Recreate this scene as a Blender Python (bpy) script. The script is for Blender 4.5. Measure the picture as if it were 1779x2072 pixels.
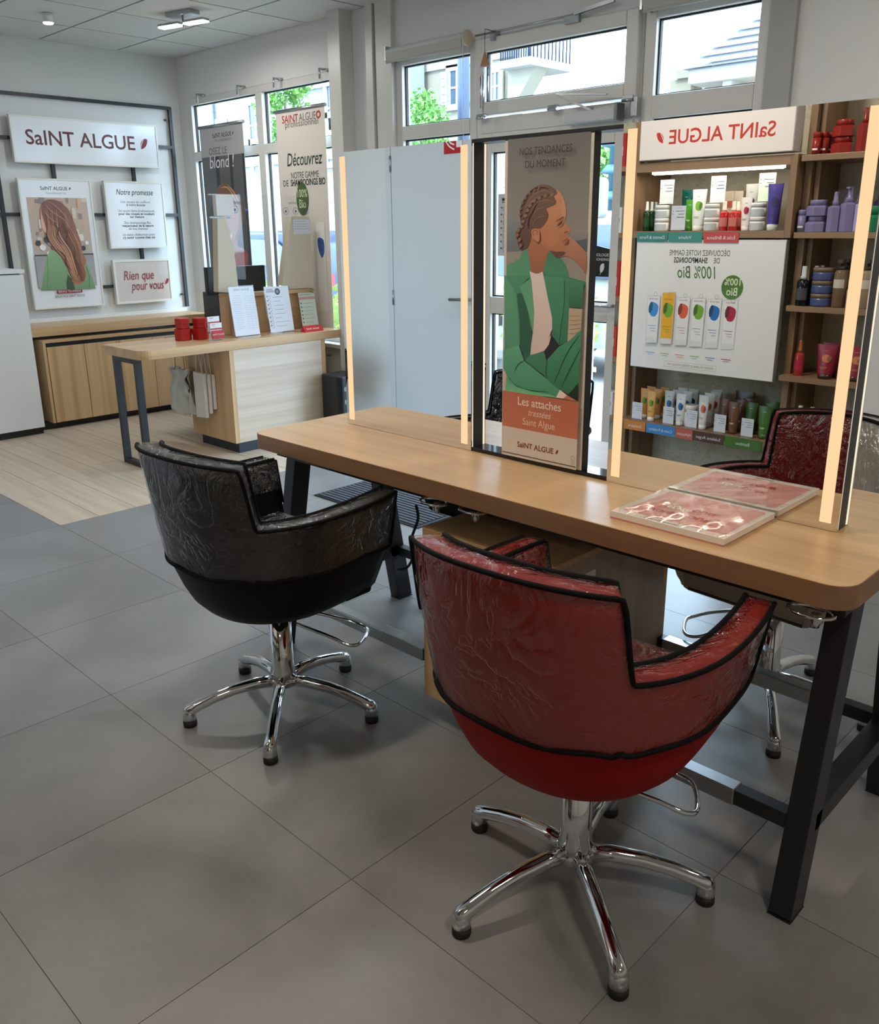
import bpy, bmesh, math, random
from mathutils import Vector, Matrix
for o in list(bpy.data.objects): bpy.data.objects.remove(o)
S = bpy.context.scene; COL = S.collection
random.seed(7)
PI = math.pi

# ------------------------------------------------------------------ camera
H = 1.434
RM = ((0.716029, 0.698012, -0.009029), (0.196493, -0.213943, -0.95688), (-0.669845, 0.68338, -0.290344))
FPX, CX, CY = 1754.0, 889.5, 992.7
cd = bpy.data.cameras.new('camera'); cam = bpy.data.objects.new('camera', cd); COL.objects.link(cam)
cd.sensor_fit = 'HORIZONTAL'; cd.sensor_width = 36; cd.lens = 36*FPX/1779
cd.shift_y = -(1036-CY)/1779; cd.clip_start = .02; cd.clip_end = 300
rx, dn, fw = [Vector(r) for r in RM]
cam.matrix_world = Matrix(((rx.x, -dn.x, -fw.x, 0), (rx.y, -dn.y, -fw.y, 0), (rx.z, -dn.z, -fw.z, H), (0, 0, 0, 1)))
S.camera = cam
# ------------------------------------------------------------------ light, exposure
S.view_settings.view_transform = 'Standard'; S.view_settings.look = 'None'
S.view_settings.gamma = 1; S.view_settings.use_curve_mapping = False
S.view_settings.exposure = 0.62
W = bpy.data.worlds.new('sky'); S.world = W; W.use_nodes = True
bgn = W.node_tree.nodes['Background']
bgn.inputs[0].default_value = (.58, .78, 1.0, 1); bgn.inputs[1].default_value = 8.5
sd = bpy.data.lights.new('sun', 'SUN'); sd.energy = 3.0; sd.angle = .01; sd.color = (1, .95, .86)
sun = bpy.data.objects.new('sun', sd); COL.objects.link(sun)
sun.rotation_euler = (math.radians(48), 0, math.radians(24)); sun.location = (0, -10, 20)
for px0, px1, pz0, pz1 in ((-6.86, -4.9, .64, 2.45), (-4.34, -1.92, .05, 2.45)):     # sampling portals in the window openings
    ld = bpy.data.lights.new('window_portal', 'AREA'); ld.shape = 'RECTANGLE'; ld.size = px1-px0; ld.size_y = pz1-pz0
    ld.cycles.is_portal = True
    lo = bpy.data.objects.new('window_portal', ld); COL.objects.link(lo)
    lo.location = ((px0+px1)/2, 4.2, (pz0+pz1)/2); lo.rotation_euler = (-PI/2, 0, 0)

# ------------------------------------------------------------------ pixel -> place helpers
def ray(x, y):
    a, b = (x-CX)/FPX, (y-CY)/FPX
    return Vector([RM[0][i]*a+RM[1][i]*b+RM[2][i] for i in range(3)])
O = Vector((0, 0, H))
def ony(x, y, Y): d = ray(x, y); return O+d*(Y/d.y)
def onx(x, y, X): d = ray(x, y); return O+d*(X/d.x)
def onz(x, y, Z): d = ray(x, y); return O+d*((Z-H)/d.z)
MIRY = 1.889
def dis(x, y, yr=0.0):       # a thing seen in the mirror, standing on the plane y = yr behind the viewer
    p = ony(x, y, 2*MIRY-yr); return Vector((p.x, yr, p.z))

# ------------------------------------------------------------------ materials
def lin(c):
    f = lambda v: v/12.92 if v <= .04045 else ((v+.055)/1.055)**2.4
    return tuple(f(v/255) for v in c)
MC = {}
def nt(m): return m.node_tree.nodes, m.node_tree.links, m.node_tree.nodes['Principled BSDF']
def M(name, rgb=(200, 200, 200), rough=.5, metal=0., k=1., **kw):
    if name in MC: return MC[name]
    m = bpy.data.materials.new(name); m.use_nodes = True; n, l, p = nt(m)
    c = tuple(min(1, v*k) for v in lin(rgb))
    p.inputs['Base Color'].default_value = (*c, 1); p.inputs['Roughness'].default_value = rough; p.inputs['Metallic'].default_value = metal
    for a, v in kw.items(): p.inputs[a.replace('_', ' ')].default_value = v
    m.diffuse_color = (*c, 1); MC[name] = m; return m
def emit(name, rgb, s):
    m = M(name, rgb, .5); p = m.node_tree.nodes['Principled BSDF']
    p.inputs['Emission Color'].default_value = (*lin(rgb), 1); p.inputs['Emission Strength'].default_value = s
    p.inputs['Base Color'].default_value = (.02, .02, .02, 1); return m
def coords(n, l, scale, kind='Object', rot=(0, 0, 0)):
    t = n.new('ShaderNodeTexCoord'); mp = n.new('ShaderNodeMapping'); l.new(t.outputs[kind], mp.inputs[0])
    mp.inputs['Scale'].default_value = scale; mp.inputs['Rotation'].default_value = rot; return mp.outputs[0]
def noise(n, l, vec, sc, det=4, rough=.5, dist=0.):
    t = n.new('ShaderNodeTexNoise'); t.inputs['Scale'].default_value = sc; t.inputs['Detail'].default_value = det
    t.inputs['Roughness'].default_value = rough; t.inputs['Distortion'].default_value = dist; l.new(vec, t.inputs['Vector']); return t.outputs['Fac']
def ramp(n, l, fac, stops):
    r = n.new('ShaderNodeValToRGB'); e = r.color_ramp.elements
    while len(e) < len(stops): e.new(.5)
    for q, (pos, c) in zip(e, stops): q.position = pos; q.color = (*c, 1)
    l.new(fac, r.inputs[0]); return r.outputs[0]
def bump(n, l, p, fac, st, dist=.01, inp='Normal'):
    b = n.new('ShaderNodeBump'); b.inputs['Strength'].default_value = st; b.inputs['Distance'].default_value = dist
    l.new(fac, b.inputs['Height']); l.new(b.outputs[0], p.inputs[inp]); return b
def wood(name, axis, c1, c2, c3, rough=.34):
    if name in MC: return MC[name]
    m = M(name, c2, rough); n, l, p = nt(m)
    sc = [16, 16, 16]; sc[axis] = .55
    v = coords(n, l, tuple(sc))
    oi = n.new('ShaderNodeObjectInfo'); ad = n.new('ShaderNodeVectorMath'); ad.operation = 'ADD'
    l.new(v, ad.inputs[0]); l.new(oi.outputs['Location'], ad.inputs[1]); v = ad.outputs[0]
    f = noise(n, l, v, .9, 6, .62, .5)
    c = ramp(n, l, f, ((.28, lin(c1)), (.5, lin(c2)), (.74, lin(c3)))); l.new(c, p.inputs['Base Color'])
    sc2 = [150, 150, 150]; sc2[axis] = 4
    g = noise(n, l, coords(n, l, tuple(sc2)), 1, 3)
    bump(n, l, p, g, .06, .002); return m
OAK = ((176, 139, 98), (198, 162, 118), (212, 180, 138))
woodX = wood('oak_grain_x', 0, *OAK); woodY = wood('oak_grain_y', 1, *OAK); woodZ = wood('oak_grain_z', 2, *OAK)
DK = ((122, 96, 70), (142, 113, 84), (156, 126, 94))
dwoodX = wood('brown_oak_grain_x', 0, *DK); dwoodZ = wood('brown_oak_grain_z', 2, *DK)
WHITE = M('white_paint', (225, 226, 224), .6); WGLOSS = M('white_gloss', (232, 234, 236), .18)
PVC = M('white_frame_plastic', (214, 212, 206), .35); BLACK = M('black_metal', (24, 26, 30), .4)
ANTH = M('anthracite_panel', (40, 43, 48), .45); RUB = M('black_rubber', (14, 14, 15), .6)
CHROME = M('chrome', (215, 218, 222), .06, 1.); STEEL = M('brushed_steel', (176, 178, 180), .28, 1.)
PAPER = M('paper', (236, 236, 234), .7); CARD = M('card', (226, 228, 232), .55)
def schlick(n, l, f0=.04, nrm=None):
    g = n.new('ShaderNodeNewGeometry'); d = n.new('ShaderNodeVectorMath'); d.operation = 'DOT_PRODUCT'
    l.new(g.outputs['Incoming'], d.inputs[0]); l.new(nrm or g.outputs['Normal'], d.inputs[1])
    a = n.new('ShaderNodeMath'); a.operation = 'ABSOLUTE'; l.new(d.outputs['Value'], a.inputs[0])
    b = n.new('ShaderNodeMath'); b.operation = 'SUBTRACT'; b.use_clamp = True; b.inputs[0].default_value = 1; l.new(a.outputs[0], b.inputs[1])
    c = n.new('ShaderNodeMath'); c.operation = 'POWER'; c.inputs[1].default_value = 5; l.new(b.outputs[0], c.inputs[0])
    e = n.new('ShaderNodeMath'); e.operation = 'MULTIPLY_ADD'; e.inputs[1].default_value = 1-f0; e.inputs[2].default_value = f0; l.new(c.outputs[0], e.inputs[0]); return e.outputs[0]
def glassmat(name, tint=(1, 1, 1), base=.03, gl=1., haze=0.):
    if name in MC: return MC[name]
    m = bpy.data.materials.new(name); m.use_nodes = True; n = m.node_tree.nodes; l = m.node_tree.links; n.clear()
    o = n.new('ShaderNodeOutputMaterial'); t = n.new('ShaderNodeBsdfTransparent'); t.inputs[0].default_value = (*tint, 1)
    g = n.new('ShaderNodeBsdfGlossy'); g.inputs['Roughness'].default_value = .02; g.inputs['Color'].default_value = (gl, gl, gl, 1)
    fr = schlick(n, l, .02)
    mx = n.new('ShaderNodeMixShader'); l.new(fr, mx.inputs[0]); l.new(t.outputs[0], mx.inputs[1]); l.new(g.outputs[0], mx.inputs[2])
    l.new(mx.outputs[0], o.inputs[0]); MC[name] = m; return m
GLASS = glassmat('window_glass', (.96, .98, .98)); ACRYL = glassmat('clear_acrylic', (.97, .98, .98))
def plastic_film(name, haze_rgb=(200, 200, 200), haze=.05, st=.5, sc=5.5, fine=34, f0=.085):
    if name in MC: return MC[name]
    m = bpy.data.materials.new(name); m.use_nodes = True; n = m.node_tree.nodes; l = m.node_tree.links; n.clear()
    o = n.new('ShaderNodeOutputMaterial'); t = n.new('ShaderNodeBsdfTransparent')
    g = n.new('ShaderNodeBsdfGlossy'); g.inputs['Roughness'].default_value = .05
    d = n.new('ShaderNodeBsdfDiffuse'); d.inputs[0].default_value = (*lin(haze_rgb), 1)
    v = coords(n, l, (1, 1, 1))
    f1 = noise(n, l, v, sc, 4, .55, 1.6)
    a = n.new('ShaderNodeMath'); a.operation = 'SUBTRACT'; a.inputs[1].default_value = .5; l.new(f1, a.inputs[0])
    b = n.new('ShaderNodeMath'); b.operation = 'ABSOLUTE'; l.new(a.outputs[0], b.inputs[0])
    c = n.new('ShaderNodeMath'); c.operation = 'POWER'; c.inputs[1].default_value = .45; l.new(b.outputs[0], c.inputs[0])
    f2 = noise(n, l, v, fine, 3, .5, 1.0)
    s = n.new('ShaderNodeMath'); s.operation = 'MULTIPLY_ADD'; s.inputs[1].default_value = .22; l.new(f2, s.inputs[0]); l.new(c.outputs[0], s.inputs[2])
    bp = n.new('ShaderNodeBump'); bp.inputs['Strength'].default_value = st; bp.inputs['Distance'].default_value = .018 if st < 1 else .08; l.new(s.outputs[0], bp.inputs['Height'])
    l.new(bp.outputs[0], g.inputs['Normal'])
    fr = schlick(n, l, f0, bp.outputs[0])
    m1 = n.new('ShaderNodeMixShader'); m1.inputs[0].default_value = haze; l.new(t.outputs[0], m1.inputs[1]); l.new(d.outputs[0], m1.inputs[2])
    m2 = n.new('ShaderNodeMixShader'); l.new(fr, m2.inputs[0]); l.new(m1.outputs[0], m2.inputs[1]); l.new(g.outputs[0], m2.inputs[2])
    l.new(m2.outputs[0], o.inputs[0]); MC[name] = m; return m
def printmat():
    if 'printed_ink' in MC: return MC['printed_ink']
    m = M('printed_ink', rough=.35); n, l, p = nt(m); a = n.new('ShaderNodeVertexColor'); a.layer_name = 'ink'
    l.new(a.outputs[0], p.inputs['Base Color']); return m

# ------------------------------------------------------------------ mesh builder
class MB:
    def __init__(s): s.v = []; s.f = []; s.c = []; s.smooth = []
    def add(s, vs, fs, smooth=False, col=None):
        b = len(s.v); s.v += [tuple(v) for v in vs]
        for f in fs: s.f.append([b+i for i in f]); s.smooth.append(smooth); s.c.append(col)
        return s
    def box(s, x0, x1, y0, y1, z0, z1):
        if x0 > x1: x0, x1 = x1, x0
        if y0 > y1: y0, y1 = y1, y0
        if z0 > z1: z0, z1 = z1, z0
        return s.add([(x, y, z) for z in (z0, z1) for y in (y0, y1) for x in (x0, x1)],
                     [(0, 2, 3, 1), (4, 5, 7, 6), (0, 1, 5, 4), (2, 6, 7, 3), (0, 4, 6, 2), (1, 3, 7, 5)])
    def prism(s, pts, z0, z1, ax=2):      # pts in the plane across axis ax
        def P(a, b, h): return [(h, a, b), (a, h, b), (a, b, h)][ax]
        n = len(pts); vs = [P(a, b, z0) for a, b in pts]+[P(a, b, z1) for a, b in pts]
        ar = sum(pts[i][0]*pts[(i+1) % n][1]-pts[(i+1) % n][0]*pts[i][1] for i in range(n))
        if ax == 1: ar = -ar
        up = list(range(n, 2*n)); lo = list(range(n))[::-1]; sd = [(i, (i+1) % n, n+(i+1) % n, n+i) for i in range(n)]
        if ar < 0: up = up[::-1]; lo = lo[::-1]; sd = [q[::-1] for q in sd]
        return s.add(vs, [lo, up]+sd)
    def tube(s, path, r, seg=8, cap=True, closed=False):
        P = [Vector(p) for p in path]; n = len(P); rr = r if isinstance(r, (list, tuple)) else [r]*n
        vs = []; prev = None
        for i in range(n):
            if closed: t = P[(i+1) % n]-P[i-1]
            else: t = P[min(i+1, n-1)]-P[max(i-1, 0)]
            if t.length < 1e-9: t = Vector((0, 0, 1))
            t.normalize()
            if prev is None:
                u = Vector((0, 0, 1)) if abs(t.z) < .9 else Vector((1, 0, 0))
                u = (u-t*u.dot(t)).normalized()
            else:
                u = prev-t*prev.dot(t)
                u = u.normalized() if u.length > 1e-6 else t.orthogonal().normalized()
            prev = u; w = t.cross(u)
            for k in range(seg):
                a = 2*PI*k/seg; vs.append(P[i]+(u*math.cos(a)+w*math.sin(a))*rr[i])
        fs = []
        for i in range(n if closed else n-1):
            j = (i+1) % n
            for k in range(seg): fs.append((i*seg+k, i*seg+(k+1) % seg, j*seg+(k+1) % seg, j*seg+k))
        s.add(vs, fs, True)
        if cap and not closed:
            b = len(s.v)-n*seg
            s.f.append([b+k for k in range(seg)][::-1]); s.smooth.append(False); s.c.append(None)
            s.f.append([b+(n-1)*seg+k for k in range(seg)]); s.smooth.append(False); s.c.append(None)
        return s
    def lathe(s, prof, c=(0, 0, 0), seg=16, sx=1., sy=1., smooth=True, rot=0.):    # prof [(r, z)]
        vs = []; fs = []; n = len(prof)
        for r, z in prof:
            for k in range(seg):
                a = 2*PI*k/seg+rot; vs.append((c[0]+r*sx*math.cos(a), c[1]+r*sy*math.sin(a), c[2]+z))
        for i in range(n-1):
            for k in range(seg): fs.append((i*seg+k, i*seg+(k+1) % seg, (i+1)*seg+(k+1) % seg, (i+1)*seg+k))
        s.add(vs, fs, smooth); b = len(s.v)-n*seg
        if prof[0][0] > 1e-5: s.f.append([b+k for k in range(seg)][::-1]); s.smooth.append(False); s.c.append(None)
        if prof[-1][0] > 1e-5: s.f.append([b+(n-1)*seg+k for k in range(seg)]); s.smooth.append(False); s.c.append(None)
        return s
    def bar(s, a, b, w, h, up=(0, 0, 1)):       # rectangular bar from a to b
        a, b = Vector(a), Vector(b); t = (b-a).normalized(); u = Vector(up); u = (u-t*u.dot(t)).normalized(); r = t.cross(u)
        vs = [p+r*(i*w/2)+u*(j*h/2) for p in (a, b) for i, j in ((-1, -1), (1, -1), (1, 1), (-1, 1))]
        return s.add(vs, [(3, 2, 1, 0), (4, 5, 6, 7), (0, 1, 5, 4), (1, 2, 6, 5), (2, 3, 7, 6), (3, 0, 4, 7)])
    def grid(s, rows, smooth=True, closed=False):
        m = len(rows[0]); vs = [p for r in rows for p in r]; fs = []
        for i in range(len(rows)-1):
            for k in range(m if closed else m-1): fs.append((i*m+k, i*m+(k+1) % m, (i+1)*m+(k+1) % m, (i+1)*m+k))
        return s.add(vs, fs, smooth)
    def build(s, name, m, parent=None, bevel=0, fix=False, org=None):
        me = bpy.data.meshes.new(name)
        off = Vector((0, 0, 0))
        if parent is not None: off = Vector(parent.get('_base', (0, 0, 0)))
        elif org is not None: off = Vector(org)
        elif s.v:
            xs, ys, zs = zip(*s.v); off = Vector(((min(xs)+max(xs))/2, (min(ys)+max(ys))/2, min(zs)))
        me.from_pydata([(v[0]-off.x, v[1]-off.y, v[2]-off.z) for v in s.v], [], s.f)
        me.polygons.foreach_set('use_smooth', s.smooth)
        if any(c is not None for c in s.c):
            ca = me.color_attributes.new('ink', 'FLOAT_COLOR', 'CORNER'); i = 0
            for f, c in zip(s.f, s.c):
                for k in range(len(f)):
                    cc = c[k] if isinstance(c[0], (tuple, list)) else c
                    ca.data[i].color = (*cc, 1); i += 1
        if fix:
            bm = bmesh.new(); bm.from_mesh(me); bmesh.ops.recalc_face_normals(bm, faces=bm.faces); bm.to_mesh(me); bm.free()
        me.materials.append(m); me.update()
        o = bpy.data.objects.new(name, me); COL.objects.link(o)
        if parent is not None: o.parent = parent; o['_base'] = tuple(off)
        else: o.location = off; o['_base'] = tuple(off)
        if bevel:
            b = o.modifiers.new('bevel', 'BEVEL'); b.width = bevel; b.segments = 2; b.limit_method = 'ANGLE'; b.angle_limit = math.radians(40)
        return o
def tag(o, label, cat, group=None, kind=None):
    o['label'] = label; o['category'] = cat
    if group: o['group'] = group
    if kind: o['kind'] = kind
    return o
def thing(name, loc, label, cat, group=None):
    e = bpy.data.objects.new(name, None); COL.objects.link(e); e.location = loc; e['_base'] = tuple(loc); e.empty_display_size = .1
    return tag(e, label, cat, group)
def struct(o): o['kind'] = 'structure'; return o
def sroot(name, loc=(0, 0, 0)):
    e = bpy.data.objects.new(name, None); COL.objects.link(e); e.location = loc; e['_base'] = tuple(loc); return struct(e)
def B(*a): return MB().box(*a)
def dup(root, loc, rotz=0., label=None, group=None, cat=None, scale=None):
    r = root.copy(); COL.objects.link(r); r.location = loc; r.rotation_euler = (0, 0, rotz)
    if scale: r.scale = scale if isinstance(scale, tuple) else (scale,)*3
    if label: r['label'] = label
    if group: r['group'] = group
    if cat: r['category'] = cat
    for ch in [c for c in root.children]:
        c = ch.copy(); COL.objects.link(c); c.parent = r
        for g in list(ch.children):
            d = g.copy(); COL.objects.link(d); d.parent = c
    return r
def crom(pts, n=5, closed=True):      # smooth curve through points
    out = []; m = len(pts)
    for i in range(m if closed else m-1):
        p0, p1, p2, p3 = [pts[j % m] if closed else pts[max(0, min(m-1, j))] for j in (i-1, i, i+1, i+2)]
        for k in range(n):
            t = k/n; t2 = t*t; t3 = t2*t
            out.append(tuple(.5*((2*b)+(-a+c)*t+(2*a-5*b+4*c-d)*t2+(-a+3*b-3*c+d)*t3) for a, b, c, d in zip(p0, p1, p2, p3)))
    if not closed: out.append(tuple(pts[-1]))
    return out
def rrect(x0, x1, y0, y1, r, n=5):
    out = []
    for cx, cy, a0 in ((x1-r, y1-r, 0), (x0+r, y1-r, PI/2), (x0+r, y0+r, PI), (x1-r, y0+r, 1.5*PI)):
        for k in range(n+1): a = a0+PI/2*k/n; out.append((cx+r*math.cos(a), cy+r*math.sin(a)))
    return out
# ------------------------------------------------------------------ lettering and print
TXM = {}
def textmesh(s, bold=0., res=3):
    key = (s, bold)
    if key in TXM: return TXM[key]
    cu = bpy.data.curves.new('lettering', 'FONT'); cu.body = s; cu.size = 1; cu.resolution_u = res; cu.offset = bold; cu.align_x = 'CENTER'
    o = bpy.data.objects.new('lettering', cu); COL.objects.link(o); bpy.context.view_layer.update()
    me = bpy.data.meshes.new_from_object(o.evaluated_get(bpy.context.evaluated_depsgraph_get()))
    V = [tuple(v.co) for v in me.vertices]; F = [tuple(p.vertices) for p in me.polygons]
    bpy.data.objects.remove(o); bpy.data.curves.remove(cu); bpy.data.meshes.remove(me)
    TXM[key] = (V, F); return V, F
class Sheet:
    """flat print on a plane: org + u*ux + v*uy, lifted along the normal layer by layer"""
    def __init__(s, org, ux, uy, lift=.0004, step=.00012):
        s.o = Vector(org); s.ux = Vector(ux); s.uy = Vector(uy); s.n = s.ux.normalized().cross(s.uy.normalized()); s.lift = lift; s.step = step; s.mb = MB(); s.k = 0
    def P(s, u, v): return s.o+s.ux*u+s.uy*v+s.n*(s.lift+s.step*s.k)
    def inv(s, p): d = p-s.o; return d.dot(s.ux)/s.ux.length_squared, d.dot(s.uy)/s.uy.length_squared
    def poly(s, pts, rgb, rgb2=None, k=1., smooth=0):
        if smooth: pts = crom(pts, smooth)
        ar = sum(pts[i][0]*pts[(i+1) % len(pts)][1]-pts[(i+1) % len(pts)][0]*pts[i][1] for i in range(len(pts)))
        if ar < 0: pts = pts[::-1]
        c = tuple(min(1, q*k) for q in lin(rgb))
        if rgb2:
            c2 = tuple(min(1, q*k) for q in lin(rgb2)); lo = min(p[1] for p in pts); hi = max(p[1] for p in pts)
            c = [tuple(a+(b-a)*((p[1]-lo)/(hi-lo)) for a, b in zip(c, c2)) for p in pts]
        s.mb.add([s.P(*p) for p in pts], [list(range(len(pts)))], False, c); s.k += 1
    def rect(s, u0, u1, v0, v1, rgb, rgb2=None, k=1.): s.poly([(u0, v0), (u1, v0), (u1, v1), (u0, v1)], rgb, rgb2, k)
    def disc(s, u, v, ru, rgb, rv=None, n=20, k=1.): s.poly([(u+ru*math.cos(2*PI*i/n), v+(rv or ru)*math.sin(2*PI*i/n)) for i in range(n)], rgb, None, k)
    def ring(s, u, v, r, w, rgb, n=20):
        c = lin(rgb); vs = []
        for i in range(n):
            a = 2*PI*i/n; vs += [s.P(u+r*math.cos(a), v+r*math.sin(a)), s.P(u+(r-w)*math.cos(a), v+(r-w)*math.sin(a))]
        s.mb.add(vs, [(2*i, (2*i+2) % (2*n), (2*i+3) % (2*n), 2*i+1) for i in range(n)], False, c); s.k += 1
    def line(s, pts, w, rgb, k=1., smooth=0, taper=False):
        if smooth: pts = crom(pts, smooth, False)
        c = tuple(min(1, q*k) for q in lin(rgb)); vs = []; n = len(pts)
        for i, p in enumerate(pts):
            a, b = pts[max(0, i-1)], pts[min(n-1, i+1)]; dx, dy = b[0]-a[0], b[1]-a[1]; L = math.hypot(dx, dy) or 1
            ww = w*(math.sin(PI*min(1, max(0, (i+.3)/(n-.4))))**.6 if taper else 1)/2
            vs += [s.P(p[0]-dy/L*ww, p[1]+dx/L*ww), s.P(p[0]+dy/L*ww, p[1]-dx/L*ww)]
        s.mb.add(vs, [(2*i, 2*i+1, 2*i+3, 2*i+2) for i in range(n-1)], False, c); s.k += 1
    def text(s, t, u, v, size, rgb, bold=0., width=None, shear=0., align='C', rot=0., k=1., sx=1.):
        V, F = textmesh(t, bold)
        if not V: return
        xs = [p[0] for p in V]; w = max(xs)-min(xs); mid = (max(xs)+min(xs))/2
        if width: sx = width/(w*size)
        al = {'C': 0, 'L': w/2, 'R': -w/2}[align]; c = tuple(min(1, q*k) for q in lin(rgb)); cr, sr = math.cos(rot), math.sin(rot); vs = []
        for p in V:
            a = (p[0]-mid+al+shear*p[1])*size*sx; b = p[1]*size
            vs.append(s.P(u+a*cr-b*sr, v+a*sr+b*cr))
        s.mb.add(vs, F, False, c); s.k += 1
    def leaf(s, u, v, h, rgb, rot=0.):
        P = [(0, 0), (.28, .2), (.42, .55), (.36, 1.0), (.0, .85), (-.12, .45)]; cr, sr = math.cos(rot), math.sin(rot)
        Q = crom([(a*h, b*h) for a, b in P], 4); s.poly([(u+a*cr-b*sr, v+a*sr+b*cr) for a, b in Q], rgb)
        s.line([(u-.08*h, v-.22*h), (u+.05*h, v+.25*h), (u+.3*h, v+.8*h)], .05*h, (235, 235, 235))
    def lines(s, u0, u1, v, n, dv, rgb, w=.002, ragged=.3):
        for i in range(n): s.rect(u0, u1-(u1-u0)*ragged*random.random(), v-i*dv-w, v-i*dv, rgb)
    def done(s, parent, name='printed_image', m=None): return s.mb.build(name, m or printmat(), parent)
def logo(sh, u, v, w, rgb, leafrgb=None):      # the sign's wordmark, centre u, baseline v, total width w
    tw = w*.885; V, F = textmesh('SaINT ALGUE', .012); xs = [p[0] for p in V]; size = tw/(max(xs)-min(xs))
    sh.text('SaINT ALGUE', u-w*.057, v, size, rgb, .012); sh.leaf(u+w*.435, v+size*.08, size*.62, leafrgb or rgb, -.35)
# ================================================================== THE ROOM
XL, YW, ZC = -7.0, 4.09, 2.78
def tilemat():
    m = M('grey_stone_tile', (132, 131, 131), .42); n, l, p = nt(m)
    g = n.new('ShaderNodeNewGeometry'); oi = n.new('ShaderNodeObjectInfo')
    a = noise(n, l, g.outputs['Position'], 1.6, 6, .6, .7); b = noise(n, l, g.outputs['Position'], 60, 4, .6)
    c = n.new('ShaderNodeMath'); c.operation = 'MULTIPLY_ADD'; c.inputs[1].default_value = .16; l.new(oi.outputs['Random'], c.inputs[0]); l.new(a, c.inputs[2])
    d = n.new('ShaderNodeMath'); d.operation = 'MULTIPLY_ADD'; d.inputs[1].default_value = .12; l.new(b, d.inputs[0]); l.new(c.outputs[0], d.inputs[2])
    l.new(ramp(n, l, d.outputs[0], ((.38, lin((106, 105, 104))), (.6, lin((122, 121, 120))), (.85, lin((138, 137, 136))))), p.inputs['Base Color'])
    l.new(ramp(n, l, a, ((.3, (.28,)*3), (.7, (.42,)*3))), p.inputs['Roughness']); bump(n, l, p, b, .05, .002); return m
TILE = tilemat(); GROUT = M('grey_grout', (100, 99, 98), .8)
PLANK = wood('pale_plank', 0, (176, 156, 134), (196, 178, 156), (210, 194, 174), .4)
floor = struct(B(-7.2, 3.4, -3.7, 4.3, -.06, -.0015).build('floor', GROUT, org=(0, 0, 0)))
def piece(mesh_obj, parent, name, x0, x1, y0, y1, first):
    o = mesh_obj if first else mesh_obj.copy()
    if not first: COL.objects.link(o)
    o.parent = parent; o.location = ((x0+x1)/2, (y0+y1)/2, 0); return o
TS = {}
def shared(key, x, y, z0, z1, m, name):
    if key not in TS:
        o = B(-x/2, x/2, -y/2, y/2, z0, z1).build(name, m, org=(0, 0, 0)); TS[key] = o; return o, True
    return TS[key], False
def clipgrid(lo, hi, start, pitch):
    k = math.floor((lo-start)/pitch); out = []
    while start+k*pitch < hi-1e-6:
        a, b = max(lo, start+k*pitch), min(hi, start+(k+1)*pitch)
        if b-a > .02: out.append((a, b))
        k += 1
    return out
PX0, PY0 = -4.306, 1.631
for x0, x1 in clipgrid(XL, 3.2, -1.306, .6):
    for y0, y1 in clipgrid(-3.5, YW, 1.031, .6):
        if x1 < PX0+.01 and y0 > PY0-.01: continue
        if (x1 < -.9 and y1 < -.35): continue
        w, d = x1-x0-.002, y1-y0-.002
        o, first = shared(('t', round(w, 3), round(d, 3)), w, d, -.0015, 0, TILE, 'floor_tile')
        piece(o, floor, 'floor_tile', x0, x1, y0, y1, first)
r = random.Random(3)
for i, (y0, y1) in enumerate(clipgrid(PY0, YW, PY0, .205)):
    for x0, x1 in clipgrid(XL, PX0, XL-r.random()*1.2, 1.2):
        w, d = x1-x0-.002, y1-y0-.003
        o, first = shared(('p', round(w, 3), round(d, 3)), w, d, -.0015, 0, PLANK, 'floor_plank')
        piece(o, floor, 'floor_plank', x0, x1, y0, y1, first)
WALLW = M('wall_paint', (222, 222, 219), .75)
CEILT = M('ceiling_tile_white', (214, 213, 210), .85); n_, l_, p_ = nt(CEILT); bump(n_, l_, p_, noise(n_, l_, coords(n_, l_, (1, 1, 1)), 220, 2), .25, .002)
GRIDM = M('ceiling_grid_metal', (104, 106, 106), .5)
ceil = struct(B(-7.2, 3.4, -3.7, 4.3, ZC+.02, ZC+.14).build('ceiling', WALLW, org=(0, 0, ZC)))
for x0, x1 in clipgrid(XL, 3.2, -6.43, .6):
    for y0, y1 in clipgrid(-3.5, YW, 2.99, .6):
        if x1 < -.9 and y1 < -.35: continue
        w, d = x1-x0-.016, y1-y0-.016
        if w < .02 or d < .02: continue
        o, first = shared(('c', round(w, 3), round(d, 3)), w, d, -.003, .016, CEILT, 'ceiling_tile')
        piece(o, ceil, 'ceiling_tile', x0, x1, y0, y1, first)
gm = MB()
for x0, x1 in clipgrid(XL, 3.2, -6.43, .6): gm.box(x1-.008, x1+.008, -3.5 if x1 > -.9 else -.3, YW, ZC+.0, ZC+.019)
for y0, y1 in clipgrid(-3.5, YW, 2.99, .6): gm.box(XL if y1 > -.3 else -.9, 3.2, y1-.008, y1+.008, ZC+.001, ZC+.018)
gm.build('ceiling_grid', GRIDM, ceil)
struct(B(-7.2, XL, -.6, 4.3, 0, ZC+.02).build('wall_left', WALLW, org=(0, 0, 0)))
struct(B(-7.2, -2.97, -.6, 0, 0, ZC+.02).box(-2.97, -.95, -.6, -.32, 0, ZC+.02).box(-1.15, -.95, -3.5, -.6, 0, ZC+.02).box(-1.15, 3.4, -3.7, -3.5, 0, ZC+.02).build('wall_rear', WALLW, org=(0, 0, 0)))
struct(B(3.2, 3.4, -3.5, 4.3, 0, ZC+.02).build('wall_right', WALLW, org=(0, 0, 0)))
ZT = 2.455
ww = MB().box(XL, 3.2, YW, 4.3, ZT, ZC+.02).box(XL, -6.86, YW, 4.3, 0, ZT).box(-6.86, -4.89, YW, 4.3, 0, .63)
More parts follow.
